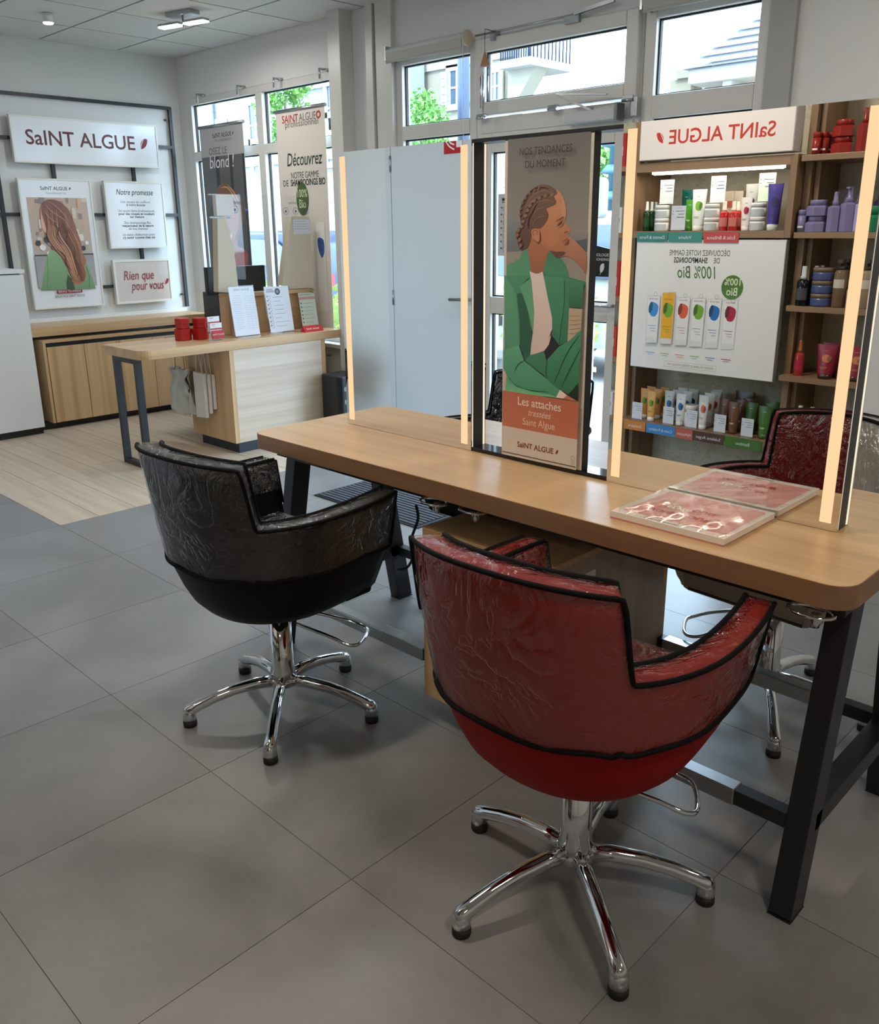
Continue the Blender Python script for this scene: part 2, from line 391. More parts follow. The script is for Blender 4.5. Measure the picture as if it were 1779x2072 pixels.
ww.box(-4.89, -4.58, YW, 4.3, 0, ZT).box(-1.92, 3.2, YW, 4.3, 0, ZT)
struct(ww.build('wall_window', WALLW, org=(0, 0, 0)))
struct(B(-4.89, -4.765, YW-.11, YW, 0, ZC).build('trim_1', PVC, bevel=.004))                 # pilaster between the windows
tr = MB().box(-4.585, -4.52, YW-.05, YW+.1, 0, ZC).box(-4.508, -4.36, YW-.035, YW+.1, 0, ZC)
tr = struct(tr.build('trim_2', PVC, bevel=.003)); B(-4.52, -4.508, YW-.02, YW+.08, 0, ZC).build('rubber_seal', RUB, tr)
struct(MB().box(-1.92, -1.80, YW-.03, YW, 0, ZC).build('trim_3', M('grey_trim', (168, 170, 168), .6), bevel=.003))
struct(B(XL, -4.9, YW-.09, YW, .60, .63).build('trim_4', WHITE, bevel=.004))                  # window board
# ---- windows
YF0, YF1 = YW+.0, YW+.07
def frame(mb, x0, x1, z0, z1, w, y0=YF0, y1=YF1):
    mb.box(x0, x0+w, y0, y1, z0, z1).box(x1-w, x1, y0, y1, z0, z1).box(x0+w, x1-w, y0, y1, z0, z0+w).box(x0+w, x1-w, y0, y1, z1-w, z1); return mb
def pane(root, x0, x1, z0, z1, y=YW+.035, seal=.012):
    B(x0, x1, y, y+.008, z0, z1).build('pane', GLASS, root)
    frame(MB(), x0-.004, x1+.004, z0-.004, z1+.004, seal, y-.006, y+.014).build('seal', RUB, root)
w1 = sroot('window_1', (-5.87, YW, .63))
frame(MB(), -6.86, -4.89, .63, ZT, .05).box(-5.895, -5.815, YF0-.004, YF1, .68, ZT-.05).box(-6.81, -4.94, YF0-.003, YF1, 1.98, 2.048).build('window_frame', PVC, w1, bevel=.004)
for x0, x1 in ((-6.81, -5.895), (-5.815, -4.94)):
    for z0, z1 in ((.68, 1.98), (2.048, ZT-.05)): pane(w1, x0, x1, z0, z1)
MB().tube([(-5.14, YW-.0, .61), (-5.14, YW-.05, .61), (-5.14, YW-.055, .54)], .010, 8).lathe([(.018, -.006), (.018, .006)], (-5.10, YW-.05, .535), 12).build('crank_handle', M('grey_metal', (120, 122, 124), .4, .6), w1)
w2 = sroot('window_2', (-4.0, YW, 0))
frame(MB(), -4.36, -3.675, 0, ZT, .055).box(-4.305, -3.73, YF0-.003, YF1, 1.97, 2.048).box(-4.305, -3.73, YF0-.003, YF1, .93, 1.03).build('window_frame', PVC, w2, bevel=.004)
for z0, z1 in ((.055, .93), (1.03, 1.97), (2.048, ZT-.055)): pane(w2, -4.305, -3.73, z0, z1)
w3 = sroot('window_3', (-2.2, YW, 0))
frame(MB(), -2.565, -1.92, 0, ZT, .06).box(-2.505, -1.98, YF0-.003, YF1, 1.945, 2.05).box(-2.505, -1.98, YF0-.003, YF1, .93, 1.03).build('window_frame', PVC, w3, bevel=.004)
for z0, z1 in ((.06, .93), (1.03, 1.945), (2.05, ZT-.06)): pane(w3, -2.505, -1.98, z0, z1)
# ---- glazed street door with a bottom-hung fanlight
d1 = sroot('door_1', (-3.12, YW, 0))
DX0, DX1 = -3.672, -2.572
MB().box(DX0, DX0+.04, YF0, YF1, 0, ZT).box(DX1-.04, DX1, YF0, YF1, 0, ZT).box(DX0+.04, DX1-.04, YF0, YF1, 1.955, 2.04).box(DX0+.04, DX1-.04, YF0, YF1, ZT-.02, ZT).build('door_frame', PVC, d1, bevel=.003)
fl = frame(MB(), DX0+.012, DX1-.012, 2.05, ZT-.004, .07, YF0-.035, YF1-.03).build('fanlight_sash', PVC, d1, bevel=.006)
pane(fl, DX0+.082, DX1-.082, 2.12, ZT-.074, YW)
lf = frame(MB(), DX0+.03, DX1-.03, .01, 1.95, .10, YF0-.02, YF1-.02).box(DX0+.13, DX1-.13, YF0-.018, YF1-.022, .93, 1.03).build('door_leaf', PVC, d1, bevel=.005)
pane(lf, DX0+.13, DX1-.13, .11, .93, YW+.01); pane(lf, DX0+.13, DX1-.13, 1.03, 1.85, YW+.01)
for px in (975, 1120, 1272):
    c = ony(px, 238-(px-975)*.127, YW-.04); MB().box(c.x-.03, c.x+.03, YW-.05, YW-.034, 2.03, 2.058).tube([(c.x-.03, YW-.052, 2.036), (c.x+.03, YW-.052, 2.036)], .007).build('hinge', STEEL, d1)
MB().tube([(-3.64, YW-.05, 2.468), (-2.95, YW-.05, 2.472)], .006).box(-3.53, -3.50, YW-.05, YW, 2.43, 2.48).box(-3.02, -2.93, YW-.055, YW-.03, 2.435, 2.475).bar((-2.95, YW-.06, 2.475), (-2.72, YW-.05, 2.5), .02, .018).build('fanlight_opener', STEEL, d1)
a, b = ony(1145, 252, YW-.06), ony(1250, 240, YW-.06)
cb = B(a.x, b.x, YW-.085, YW-.022, a.z, a.z+.055).build('door_closer', M('silver_plastic', (196, 198, 200), .35), d1, bevel=.006)
MB().bar((-2.83, YW-.06, 2.01), (-3.0, YW-.13, 2.09), .022, .01).bar((-3.0, YW-.13, 2.095), (-2.72, YW-.08, 2.07), .022, .008).tube([(-2.83, YW-.055, 2.0), (-2.83, YW-.055, 2.02)], .014).build('closer_arm', STEEL, cb)
MB().box(b.x-.004, b.x+.012, YW-.09, YW-.02, a.z-.006, a.z+.075).build('closer_end_cap', M('grey_metal', (120, 122, 124), .4, .6), cb)
B(-2.60, -2.565, YW-.045, YW+.0, 1.96, 2.05).build('latch_plate', STEEL, d1, bevel=.002)
MB().tube([(-2.66, YW-.02, 1.02), (-2.66, YW-.075, 1.02), (-2.78, YW-.075, 1.02)], .009).build('door_handle', STEEL, lf)
# things stuck to the door glass
ns = tag(B(-3.50, -3.29, YW-.004, YW-.001, 1.27, 1.62).build('notice', M('notice_paper', (196, 198, 198), .7)), 'white notice with round pictograms taped inside the door glass', 'notice')
sh = Sheet((-3.50, YW-.004, 1.27), (1, 0, 0), (0, 0, 1)); sh.rect(.03, .1, .31, .325, (30, 30, 34)); sh.rect(.03, .11, .30, .305, (60, 60, 64)); sh.disc(.17, .31, .028, (20, 20, 24))
for i in range(7): sh.ring(.055, .265-i*.038, .015, .002, (40, 40, 40)); sh.disc(.028, .272-i*.038, .005, (20, 20, 20)); sh.rect(.09, .16-.01*(i % 3), .262-i*.038, .265-i*.038, (60, 60, 60))
sh.done(ns)
c = ony(1222, 560, YW-.01)
hx = [(-.13, 0), (-.13, .16), (-.04, .16), (.06, .14), (.10, .07), (.05, 0)]
pk = tag(MB().prism([(c.x+a, c.z+b) for a, b in hx], YW-.012, YW-.002, 1).build('sticker', M('black_print', (18, 18, 20), .4)), 'black six-sided advertising sticker with white lettering on the door glass', 'sticker')
sh = Sheet((c.x, YW-.012, c.z), (1, 0, 0), (0, 0, 1)); sh.text('TECHNOLOGIE', -.045, .107, .021, (230, 230, 230)); sh.text('TRIPLE BONDING', -.045, .084, .019, (230, 230, 230)); sh.leaf(-.02, .02, .05, (220, 220, 220)); sh.disc(-.085, .04, .015, (120, 120, 120)); sh.done(pk)
# roller blinds
def blind(x0, x1, label):
    z = 2.462; t = thing('roller_blind', ((x0+x1)/2, YW-.07, z-.07), label, 'blind')
    MB().tube([(x0, YW-.07, z), (x1, YW-.07, z)], .034, 14).build('roll', M('blind_fabric', (206, 206, 202), .8), t)
    B(x0+.01, x1-.01, YW-.105, YW-.102, z-.05, z).tube([(x0+.01, YW-.1035, z-.052), (x1-.01, YW-.1035, z-.052)], .007).build('bottom_bar', M('blind_bar', (180, 178, 170), .5), t)
    MB().tube([(x1, YW-.07, z), (x1+.012, YW-.07, z)], .042, 18).build('end_cap', M('cream_plastic', (205, 190, 160), .4), t)
    MB().tube([(x1+.005, YW-.11, z), (x1+.006, YW-.105, 2.2), (x1+.004, YW-.1, 1.6), (x1+.002, YW-.1, 1.35)], .0015, 5).build('cord', PAPER, t)
    MB().box(x0-.012, x0, YW-.1, YW, z-.04, z+.04).build('bracket', STEEL, t)
blind(-4.34, -3.69, 'rolled up white roller blind above the narrow window beside the door')
blind(-2.53, -1.93, 'rolled up white roller blind above the window next to the grey trim')
# wind chime
cx, cy = -3.49, YW-.14
t = thing('wind_chime', (cx, cy, 2.02), 'wind chime of metal tubes under a small wooden pyramid', 'wind chime')
MB().lathe([(.035, 2.285), (.034, 2.292), (.003, 2.36)], (cx, cy, 0), 4, smooth=False).build('pyramid', M('chime_wood', (160, 112, 80), .6), t)
MB().tube([(cx, cy, 2.355), (cx, cy, 2.47)], .0015, 5).tube([(cx, cy, 2.47), (cx, YW-.05, 2.468)], .002, 5).build('cord', BLACK, t)
for k in range(5):
    a = k*2*PI/5; x, y = cx+.022*math.cos(a), cy+.022*math.sin(a)
    MB().tube([(x, y, 2.29), (x, y, 2.235)], .0008, 4).tube([(x, y, 2.235), (x, y, 2.235-.09-.025*k)], .0045, 8).build('chime_tube', STEEL, t)
MB().tube([(cx, cy, 2.29), (cx, cy, 2.03)], .0008, 4).lathe([(.001, 2.02), (.01, 2.03), (.001, 2.04)], (cx, cy, 0), 8).build('clapper', STEEL, t)
# ceiling lamps
def led(x, y, rot, label, warm, e, grp=None):
    t = thing('ceiling_lamp', (x, y, ZC-.09), label, 'lamp', grp)
    MB().box(x-.11, x+.11, y-.045, y+.045, ZC-.03, ZC).build('canopy', STEEL, t, bevel=.004)
    for s in (-1, 1):
        MB().box(x+s*.02, x+s*.2, y-.03, y+.03, ZC-.075, ZC-.06).build('arm', STEEL, t, bevel=.003)
        B(x+s*.025, x+s*.2, y-.026, y+.026, ZC-.083, ZC-.0755).build('diffuser', emit('lamp_warm' if warm else 'lamp_white', (255, 214, 160) if warm else (255, 244, 226), 7), t)
    MB().tube([(x, y, ZC-.03), (x, y, ZC-.1)], .006).build('switch_stem', STEEL, t)
    ld = bpy.data.lights.new('lamp_light', 'AREA'); ld.shape = 'RECTANGLE'; ld.size = .42; ld.size_y = .06; ld.energy = e; ld.color = (1, .89, .76) if warm else (1, .97, .93)
    lo = bpy.data.objects.new('lamp_light', ld); COL.objects.link(lo); lo.parent = t; lo.location = (0, 0, -.005)
    t.rotation_euler.z = rot; return t
led(-5.52, 3.31, .25, 'two-armed ceiling lamp of flat lit bars over the reception corner', False, 7)
led(-4.0, 1.2, .25, 'added two-armed ceiling lamp of flat lit bars over the open floor', False, 5)  # unseen lamp, put in as fill light for the room
led(-3.3, 2.55, .25, 'added two-armed ceiling lamp of flat lit bars between the table and the reception desk', False, 6)  # added lamp, out of view, to brighten the window wall
led(-1.1, 2.95, .25, 'added two-armed ceiling lamp of flat lit bars between the table and the window wall', False, 5)  # second lamp added out of view to lift the window wall
G = 'ceiling lamps along the rear of the salon'
for x, y, e in ((-1.9, .85, 14), (.6, .6, 15), (1.2, 2.6, 8), (1.6, -1.8, 10)):
    led(x, y, 1.4, 'ceiling lamp with warm lit bars above the rear of the salon', True, e, G)
c = onz(95, 25, ZC)
t = thing('spotlight', (c.x, c.y, ZC-.07), 'small round ceiling spotlight, lit, above the white cabinet', 'lamp')
MB().lathe([(.034, 0), (.034, .05), (.02, .06)], (c.x, c.y, ZC-.06), 14).build('housing', WHITE, t)
MB().lathe([(.0, -.008), (.028, -.004), (.032, .003)], (c.x, c.y, ZC-.063), 14).build('bulb', emit('lamp_white', (255, 244, 226), 7), t)
# ================================================================== STYLING TABLE
TX0, TX1, TY0, TY1, TZ = -2.437, -.49, 1.584, 2.26, .785
YM = 1.922
t = thing('styling_table', (-1.463, YM, 0), 'long oak styling table on black trestle legs with silver foot rails', 'table')
MB().prism(rrect(TX0+.0015, TX1-.0015, TY0+.0015, TY1-.0015, .0535, 6), .735, TZ).build('table_top', woodX, t, bevel=.0012)
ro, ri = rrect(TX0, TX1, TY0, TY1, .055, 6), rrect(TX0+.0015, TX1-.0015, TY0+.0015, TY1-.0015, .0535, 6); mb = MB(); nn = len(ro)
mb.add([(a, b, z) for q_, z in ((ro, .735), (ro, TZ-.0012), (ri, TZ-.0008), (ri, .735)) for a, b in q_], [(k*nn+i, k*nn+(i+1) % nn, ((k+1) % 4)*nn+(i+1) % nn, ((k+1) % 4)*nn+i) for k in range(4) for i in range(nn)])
mb.build('shaded_edge_band', wood('brown_shaded_edge', 0, (112, 82, 56), (128, 94, 66), (140, 106, 76)), t, fix=True)  # darker veneer, with the shade on the table edges painted in
for xc in (-.548, -2.395):
    for s in (-1, 1):
        MB().bar((xc, YM+s*.295, .0), (xc, YM+s*.165, .735), .05, .07, (0, 1, 0)).build('leg', BLACK, t, bevel=.002)
        B(xc-.026, xc+.026, YM+s*.295-.036, YM+s*.295+.036, 0, .003).build('foot_pad', RUB, t)
    B(xc-.025, xc+.025, YM-.255, YM+.255, .19, .235).build('crossbar', BLACK, t, bevel=.002)
    B(xc-.025, xc+.025, YM-.25, YM+.25, .69, .735).build('head_bar', BLACK, t, bevel=.002)
for y in (YM-.20, YM+.20): B(-2.37, -.573, y-.02, y+.02, .675, .735).build('apron', BLACK, t, bevel=.002)
for s in (-1, 1):
    y = YM+s*.272
    for x0, x1 in ((-2.37, -1.669), (-1.209, -.573)): B(x0, x1, y-.018, y+.018, .194, .230).build('foot_rail', BLACK, t, bevel=.002)
    for x0, x1 in ((-2.25, -1.675), (-1.19, -.69)):
        B(x0, x1, y-.0205, y+.0205, .1915, .2325).build('rail_sleeve', STEEL, t, bevel=.003)
# power box and dryer holders under the top
B(-1.95, -1.3, YM-.19, YM-.10, .665, .734).box(-1.95, -1.3, YM+.10, YM+.19, .665, .734).build('cable_tray', BLACK, t, bevel=.003)
for x, y in ((-1.62, 1.63), (-.572, 1.625), (-1.49, 1.65)):
    MB().tube([(x+.045*math.cos(a*PI/8), y+.03*math.sin(a*PI/8), .705) for a in range(16)], .004, 6, closed=True).box(x-.012, x+.012, y+.028, y+.04, .70, .735).lathe([(.009, .675), (.011, .69), (.009, .704)], (x+.01, y, 0), 8).build('dryer_holder', CHROME, t)
tag(MB().tube(crom([tuple(ony(a, b, 1.665+.0*a)) for a, b in ((842, 1022), (846, 1050), (834, 1088), (838, 1118), (826, 1146), (806, 1152))], 6, False), .0045, 6).build('power_cord', RUB), 'thin black power cord hanging under the styling table', 'cord')
# storage pedestal hung in the middle of the trestle
px0, px1 = -1.668, -1.21
t = thing('pedestal_cabinet', (-1.44, YM, .085), 'low oak cabinet fixed between the foot rails under the styling table', 'cabinet')
MB().box(px0, px1, 1.63, 1.65, .085, .60).build('front_panel', woodZ, t, bevel=.001)
MB().box(px0, px1, 2.194, 2.214, .085, .60).build('back_panel', woodZ, t, bevel=.001)
MB().box(px0, px0+.02, 1.65, 2.194, .085, .60).build('side_panel', woodZ, t, bevel=.001)
MB().box(px1-.02, px1, 1.65, 2.194, .085, .60).build('side_panel', wood('window_lit_oak', 2, (150, 132, 114), (168, 150, 132), (182, 166, 148)), t, bevel=.001)  # same oak, greyed in colour for the cool window light on this side
MB().box(px0, px1, 1.63, 2.214, .60, .618).build('cabinet_top', woodX, t, bevel=.001)
MB().box(px0+.02, px1-.02, 1.65, 2.194, .085, .10).build('bottom_panel', woodX, t)
lb = B(px1+.0005, px1+.002, 1.78, 1.825, .50, .56).build('label_tag', PAPER, t)
sh = Sheet((px1+.002, 1.78, .50), (0, 1, 0), (0, 0, 1)); sh.text('TABLE', .0225, .036, .011, (60, 80, 140)); sh.text('ACCUEIL', .0225, .018, .009, (60, 80, 140)); sh.done(lb)
# ================================================================== MIRRORS
MIRROR = M('mirror_silver', (238, 240, 240), .0, 1.)
STRIP = emit('frosted_light_strip', (255, 205, 155), .72)
EDGE = emit('edge_glow', (255, 236, 208), .7)
MZ0, MZ1 = TZ+.001, 1.665
for x0, x1, lab in ((-2.296, -1.716, 'frameless salon mirror with two lit strips reflecting a grey door'), (-1.230, -.632, 'frameless salon mirror with two lit strips reflecting the product display')):
    t = thing('salon_mirror', ((x0+x1)/2, YM, MZ0), lab, 'mirror')
    B(x0+.002, x1-.002, MIRY+.010, 2*YM-MIRY-.010, MZ0, MZ1-.002).build('core_frame', ANTH, t, bevel=.001)
    for s, y in ((-1, MIRY), (1, 2*YM-MIRY)):
        yo = y; yi = y-s*.005
        B(x0, x1, yo, yi, MZ0, MZ1).build('mirror_glass', MIRROR, t)
        for u, v in ((x0+.013, x0+.038), (x1-.040, x1-.015)): B(u, v, yo+s*.0004, yo+s*.0012, .803, 1.652).build('light_strip', STRIP, t)
        for u in (x0+.001, x1-.004): B(u, u+.003, yi, yi-s*.005, MZ0+.003, MZ1-.004).build('edge_light', EDGE, t)
t = thing('mirror_tray', (-1.473, YM, TZ), 'glossy black metal sill joining the two salon mirrors', 'sill')
B(-1.7158, -1.2302, MIRY+.001, 2*YM-MIRY-.001, TZ, TZ+.012).build('sill', M('black_gloss', (20, 22, 26), .06), t, bevel=.001)
B(-1.7158, -1.2302, MIRY+.002, 2*YM-MIRY-.002, MZ1-.010, MZ1).build('top_bar', BLACK, t, bevel=.001)
# ---- poster standing in the gap
t = thing('poster_panel', (-1.4545, 1.905, TZ+.012), 'tall poster panel of a woman with braided hair in a green suit', 'poster')
PX0_, PX1_ = -1.597, -1.312
B(PX0_, PX1_, 1.8915, 1.9185, TZ+.0125, MZ1-.0105).build('panel', BLACK, t)
B(PX0_+.001, PX1_-.001, 1.8903, 1.8913, TZ+.014, MZ1-.013).build('paper', M('poster_paper', (205, 196, 186), .45), t)
YP = 1.890
sh = Sheet((0, YP, 0), (1, 0, 0), (0, 0, 1))
def cc(pts, ox, oy, sc): return [(lambda p: (p.x, p.z))(ony(ox+a/sc, oy+b/sc, YP)) for a, b in pts]
c1 = lambda p: cc(p, 1020, 360, 9.417)
c2 = lambda p: cc(p, 1010, 560, 7.674)
KP = 1.75
zb = ony(1100, 800, YP).z
def pc(r, pts, rgb, rgb2=None, sm=0, conv=c1): sh.poly(conv(pts), rgb, rgb2, KP, sm)
L_, R_ = -1.5865, -1.3225
sh.rect(L_, R_, .905, 1.655, (150, 138, 124), (88, 86, 84), KP)                      # sky of the picture
sh.rect(L_, R_, .905, 1.29, (160, 142, 128), (150, 134, 120), KP)                    # sand
pc(0, [(60, 690), (130, 720), (180, 800), (300, 835), (420, 900), (420, 1390), (55, 1410)], (82, 86, 90), (104, 104, 104), 0)
pc(0, [(1250, 950), (1350, 990), (1460, 1000), (1600, 1040), (1585, 1410), (1500, 1400), (1200, 1200)], (86, 88, 90), (118, 112, 106), 0)
pc(0, [(1360, 1200), (1590, 1160), (1585, 1410), (1440, 1400)], (70, 74, 80))
# jacket, back and left shoulder
pc(0, [(440, 1350), (340, 1420), (300, 1540), (60, 1670), (45, 2100), (900, 2100), (820, 1560), (480, 1330)], (74, 122, 92), (66, 112, 84), 0)
pc(0, [(860, 1410), (1000, 1480), (1120, 1560), (1200, 1700), (1250, 1900), (1560, 1980), (1555, 2100), (700, 2100), (780, 1700)], (62, 116, 84), (54, 100, 74))
# neck and face
pc(0, [(470, 1150), (450, 1330), (480, 1450), (520, 1770), (620, 1810), (740, 1800), (790, 1600), (830, 1470), (860, 1400), (900, 1250), (700, 1000)], (124, 76, 54), (136, 88, 64), 3)
skin = [(700, 480), (880, 330), (1000, 230), (1060, 260), (1130, 370), (1170, 480), (1190, 600), (1195, 700), (1170, 790), (1180, 860), (1230, 920), (1275, 975), (1270, 1010), (1235, 1040), (1240, 1090), (1235, 1130), (1245, 1170), (1240, 1220), (1210, 1250), (1215, 1300), (1190, 1370), (1120, 1410), (1000, 1400), (870, 1370), (760, 1290), (660, 1200), (540, 1150), (600, 800)]
pc(0, skin, (138, 88, 64), (160, 112, 84), 2)
pc(0, [(1130, 420), (1180, 520), (1192, 690), (1168, 790), (1120, 740), (1090, 560)], (158, 114, 88), None, 3)
pc(0, [(820, 900), (1000, 1000), (1050, 1150), (950, 1300), (800, 1260), (720, 1080)], (148, 96, 70), None, 3)
# raised arm and hand
pc(0, [(1240, 1120), (1300, 1150), (1360, 1190), (1450, 1290), (1580, 1450), (1565, 1830), (1500, 1740), (1380, 1600), (1240, 1500), (1120, 1500), (1010, 1530), (960, 1460), (880, 1390), (1000, 1410), (1120, 1410), (1190, 1370), (1215, 1300)], (120, 78, 58), (150, 104, 80), 2)
pc(0, [(880, 1392), (1000, 1412), (1150, 1405), (1180, 1440), (1100, 1500), (1010, 1528), (950, 1460)], (78, 52, 42), None, 2)
# hair
hair = [(700, 130), (800, 125), (900, 160), (1000, 230), (1020, 300), (960, 350), (1010, 460), (960, 520), (820, 590), (860, 700), (800, 850), (700, 960), (560, 960), (530, 1100), (500, 1250), (430, 1350), (330, 1370), (280, 1290), (260, 1180), (225, 1090), (260, 1000), (330, 920), (320, 800), (310, 650), (340, 520), (400, 380), (480, 280), (580, 190)]
pc(0, hair, (72, 52, 44), (92, 70, 58), 3)
for q in ([(440, 420), (600, 250), (800, 190), (960, 260)], [(400, 560), (560, 330), (760, 240), (960, 300)], [(360, 760), (430, 560), (560, 430), (700, 330)], [(520, 600), (640, 480), (800, 420), (960, 470)], [(540, 760), (640, 600), (780, 560)], [(560, 880), (660, 760), (820, 720)]):
    sh.line(c1(q), .0016, (122, 94, 76), KP, 5, True)
for q in ([(340, 900), (420, 700), (500, 560), (620, 420), (760, 350), (950, 320)], [(330, 760), (340, 560), (430, 380), (560, 230), (700, 180), (880, 210)], [(480, 960), (480, 800), (560, 640), (640, 480)]):
    sh.line(c1(q), .0035, (46, 32, 28), KP, 5, True)
for i in range(9):      # plait
    f = i/8; a = [(930, 325), (800, 345), (690, 385), (590, 440), (515, 530), (465, 620), (425, 725), (380, 830), (350, 930)][i]
    pc(0, [(a[0]-40, a[1]+12), (a[0]-8, a[1]-34), (a[0]+34, a[1]-14), (a[0]+8, a[1]+34)], (110, 84, 68), None, 3)
for a in ((690, 185), (600, 230), (510, 300), (430, 390), (380, 480), (340, 590), (330, 700)):
    pc(0, [(a[0]-28, a[1]+14), (a[0]-4, a[1]-26), (a[0]+26, a[1]-10), (a[0]+4, a[1]+26)], (102, 78, 64), None, 3)
for a in ((290, 1000), (265, 1090), (310, 1180), (330, 1290)): pc(0, [(a[0]-30, a[1]+30), (a[0], a[1]-40), (a[0]+45, a[1]-10), (a[0]+10, a[1]+40)], (106, 78, 60), None, 3)
# ear, eye, brow, nostril, lips
pc(0, [(545, 1010), (580, 975), (640, 970), (690, 1010), (705, 1090), (700, 1180), (670, 1220), (630, 1200), (600, 1150), (560, 1110)], (152, 102, 74), None, 3)
sh.line(c1([(600, 1100), (570, 1040), (610, 1000), (660, 1020), (660, 1090)]), .0018, (96, 60, 44), KP, 4)
sh.line(c1([(1010, 830), (1080, 790), (1150, 750), (1170, 770)]), .003, (84, 56, 44), KP, 4, True)
sh.line(c1([(1040, 920), (1080, 885), (1120, 850), (1135, 815)]), .0045, (58, 38, 34), KP, 4, True)
sh.line(c1([(1170, 1050), (1210, 1030), (1240, 1010)]), .003, (84, 48, 40), KP, 3, True)
pc(0, [(1140, 1215), (1190, 1175), (1235, 1130), (1245, 1170), (1235, 1215), (1190, 1250)], (140, 78, 66), None, 2)
sh.line(c1([(1140, 1215), (1190, 1185), (1240, 1165)]), .0012, (86, 44, 40), KP, 3)
# blouse
pc(0, [(515, 1775), (570, 1800), (640, 1825), (700, 1815), (760, 1780), (800, 1900), (840, 2100), (560, 2100)], (176, 160, 152))
pc(0, [(510, -20), (715, -20), (770, 260), (830, 480), (850, 640), (850, 800), (790, 960), (830, 900), (800, 1060), (720, 1150), (600, 1190), (500, 1215), (530, 1000), (560, 760), (565, 500), (530, 180)], (168, 150, 142), (178, 162, 154), 0, c2)
# jacket front
pc(0, [(110, -20), (520, -20), (440, 60), (345, 150), (440, 420), (520, 700), (535, 900), (510, 1210), (720, 1160), (760, 1290), (730, 1530), (420, 1300), (350, 1060), (110, 1130)], (52, 98, 74), (60, 112, 84), 0, c2)
pc(0, [(300, 260), (345, 700), (350, 1050), (420, 1300), (510, 1200), (530, 900), (480, 560), (380, 250)], (34, 72, 54), None, 0, c2)
pc(0, [(345, 150), (520, 10), (545, 240), (570, 560), (550, 900), (520, 700), (450, 440)], (82, 132, 96), (74, 124, 92), 0, c2)
pc(0, [(110, -10), (240, 160), (290, 300), (320, 600), (345, 1060), (110, 1130)], (66, 114, 88), (74, 124, 94), 0, c2)
pc(0, [(715, -20), (1000, -20), (1100, 40), (1115, 480), (1090, 1010), (960, 1060), (880, 1170), (770, 1290), (730, 1150), (800, 1060), (850, 860), (850, 640), (770, 260)], (40, 84, 62), (58, 108, 80), 0, c2)
pc(0, [(720, -10), (1030, 10), (1040, 300), (1000, 740), (960, 940), (850, 800), (850, 640), (770, 260)], (48, 98, 72), (60, 114, 84), 0, c2)
sh.line(c2([(1040, 60), (1040, 400), (990, 760), (960, 1040)]), .002, (26, 62, 46), KP, 4)
pc(0, [(840, 900), (960, 1060), (880, 1170), (760, 1290), (730, 1150), (800, 1050)], (28, 28, 34), None, 0, c2)
pc(0, [(1105, 20), (1240, 60), (1340, 90), (1320, 490), (1115, 470)], (38, 80, 58), (58, 112, 82), 0, c2)
pc(0, [(1115, 480), (1320, 500), (1300, 820), (1090, 1010)], (150, 132, 112), None, 0, c2)
for i in range(5): sh.line(c2([(1115, 600+i*70), (1200, 610+i*66), (1310, 605+i*60)]), .0016, (112, 96, 80), KP, 4, True)
# trousers
pc(0, [(1310, 810), (1290, 1300), (1260, 1925), (1080, 1800), (860, 1680), (740, 1580), (740, 1420), (780, 1280), (960, 1080), (1130, 980)], (40, 88, 62), (60, 116, 86), 0, c2)
for q in ([(780, 1300), (760, 1450), (770, 1590)], [(1280, 900), (1080, 1200), (880, 1660)], [(1300, 1100), (1150, 1400), (1000, 1700)]): sh.line(c2(q), .004, (26, 62, 46), KP, 5, True)
pc(0, [(1260, 1640), (1180, 1740), (1090, 1830), (1260, 1925)], (22, 36, 30), None, 0, c2)
# forearm in sleeve, cuff, hand
pc(0, [(100, 1130), (340, 1060), (420, 1300), (700, 1520), (960, 1740), (1080, 1830), (920, 1870), (600, 1800), (300, 1720), (160, 1540), (100, 1420)], (58, 112, 84), (76, 130, 100), 0, c2)
sh.line(c2([(420, 1300), (330, 1360), (270, 1470)]), .005, (30, 70, 52), KP, 5, True)
sh.line(c2([(160, 1530), (300, 1690), (520, 1760), (800, 1780)]), .004, (30, 74, 54), KP, 5, True)
pc(0, [(150, 1540), (300, 1700), (520, 1770), (860, 1830), (920, 1870), (560, 1830), (130, 1760)], (90, 146, 106), (70, 120, 92), 0, c2)
pc(0, [(980, 1745), (1085, 1830), (1030, 1885), (915, 1870)], (184, 164, 152), None, 0, c2)
pc(0, [(1085, 1830), (1160, 1870), (1240, 1925), (1030, 1885)], (150, 92, 66), None, 0, c2)
# orange band and white foot
q = [(lambda p: (p.x, p.z))(ony(a, b, YP)) for a, b in ((1022, 789), (1175, 812), (1174, 887), (1021, 861))]
zt, zl = (q[0][1]+q[1][1])/2, (q[2][1]+q[3][1])/2
sh.rect(L_, R_, zl, zt, (150, 88, 66), (146, 84, 62), KP); sh.rect(L_, R_, .80, zl, (190, 178, 168), None, 1.25)
mx = (L_+R_)/2
sh.text('NOS TENDANCES', mx, 1.612, .026, (70, 46, 42), 0, .168); sh.text('DU MOMENT', mx, 1.580, .026, (70, 46, 42), 0, .128)
sh.text('Les attaches', mx, zt-.034, .033, (236, 214, 200), .01, .15); sh.text('tressées', mx, zt-.060, .027, (236, 206, 190), .0, .078, .35); sh.text('Saint Algue', mx, zt-.088, .028, (236, 206, 190), 0, .112)
logo(sh, mx-.002, .832, .145, (124, 44, 38)); sh.rect(L_+.002, R_-.002, .8075, .8095, (70, 60, 56)); sh.ring(R_-.012, .832, .006, .001, (150, 140, 135)); sh.ring(R_-.012, .818, .005, .001, (150, 140, 135))
sh.done(t)
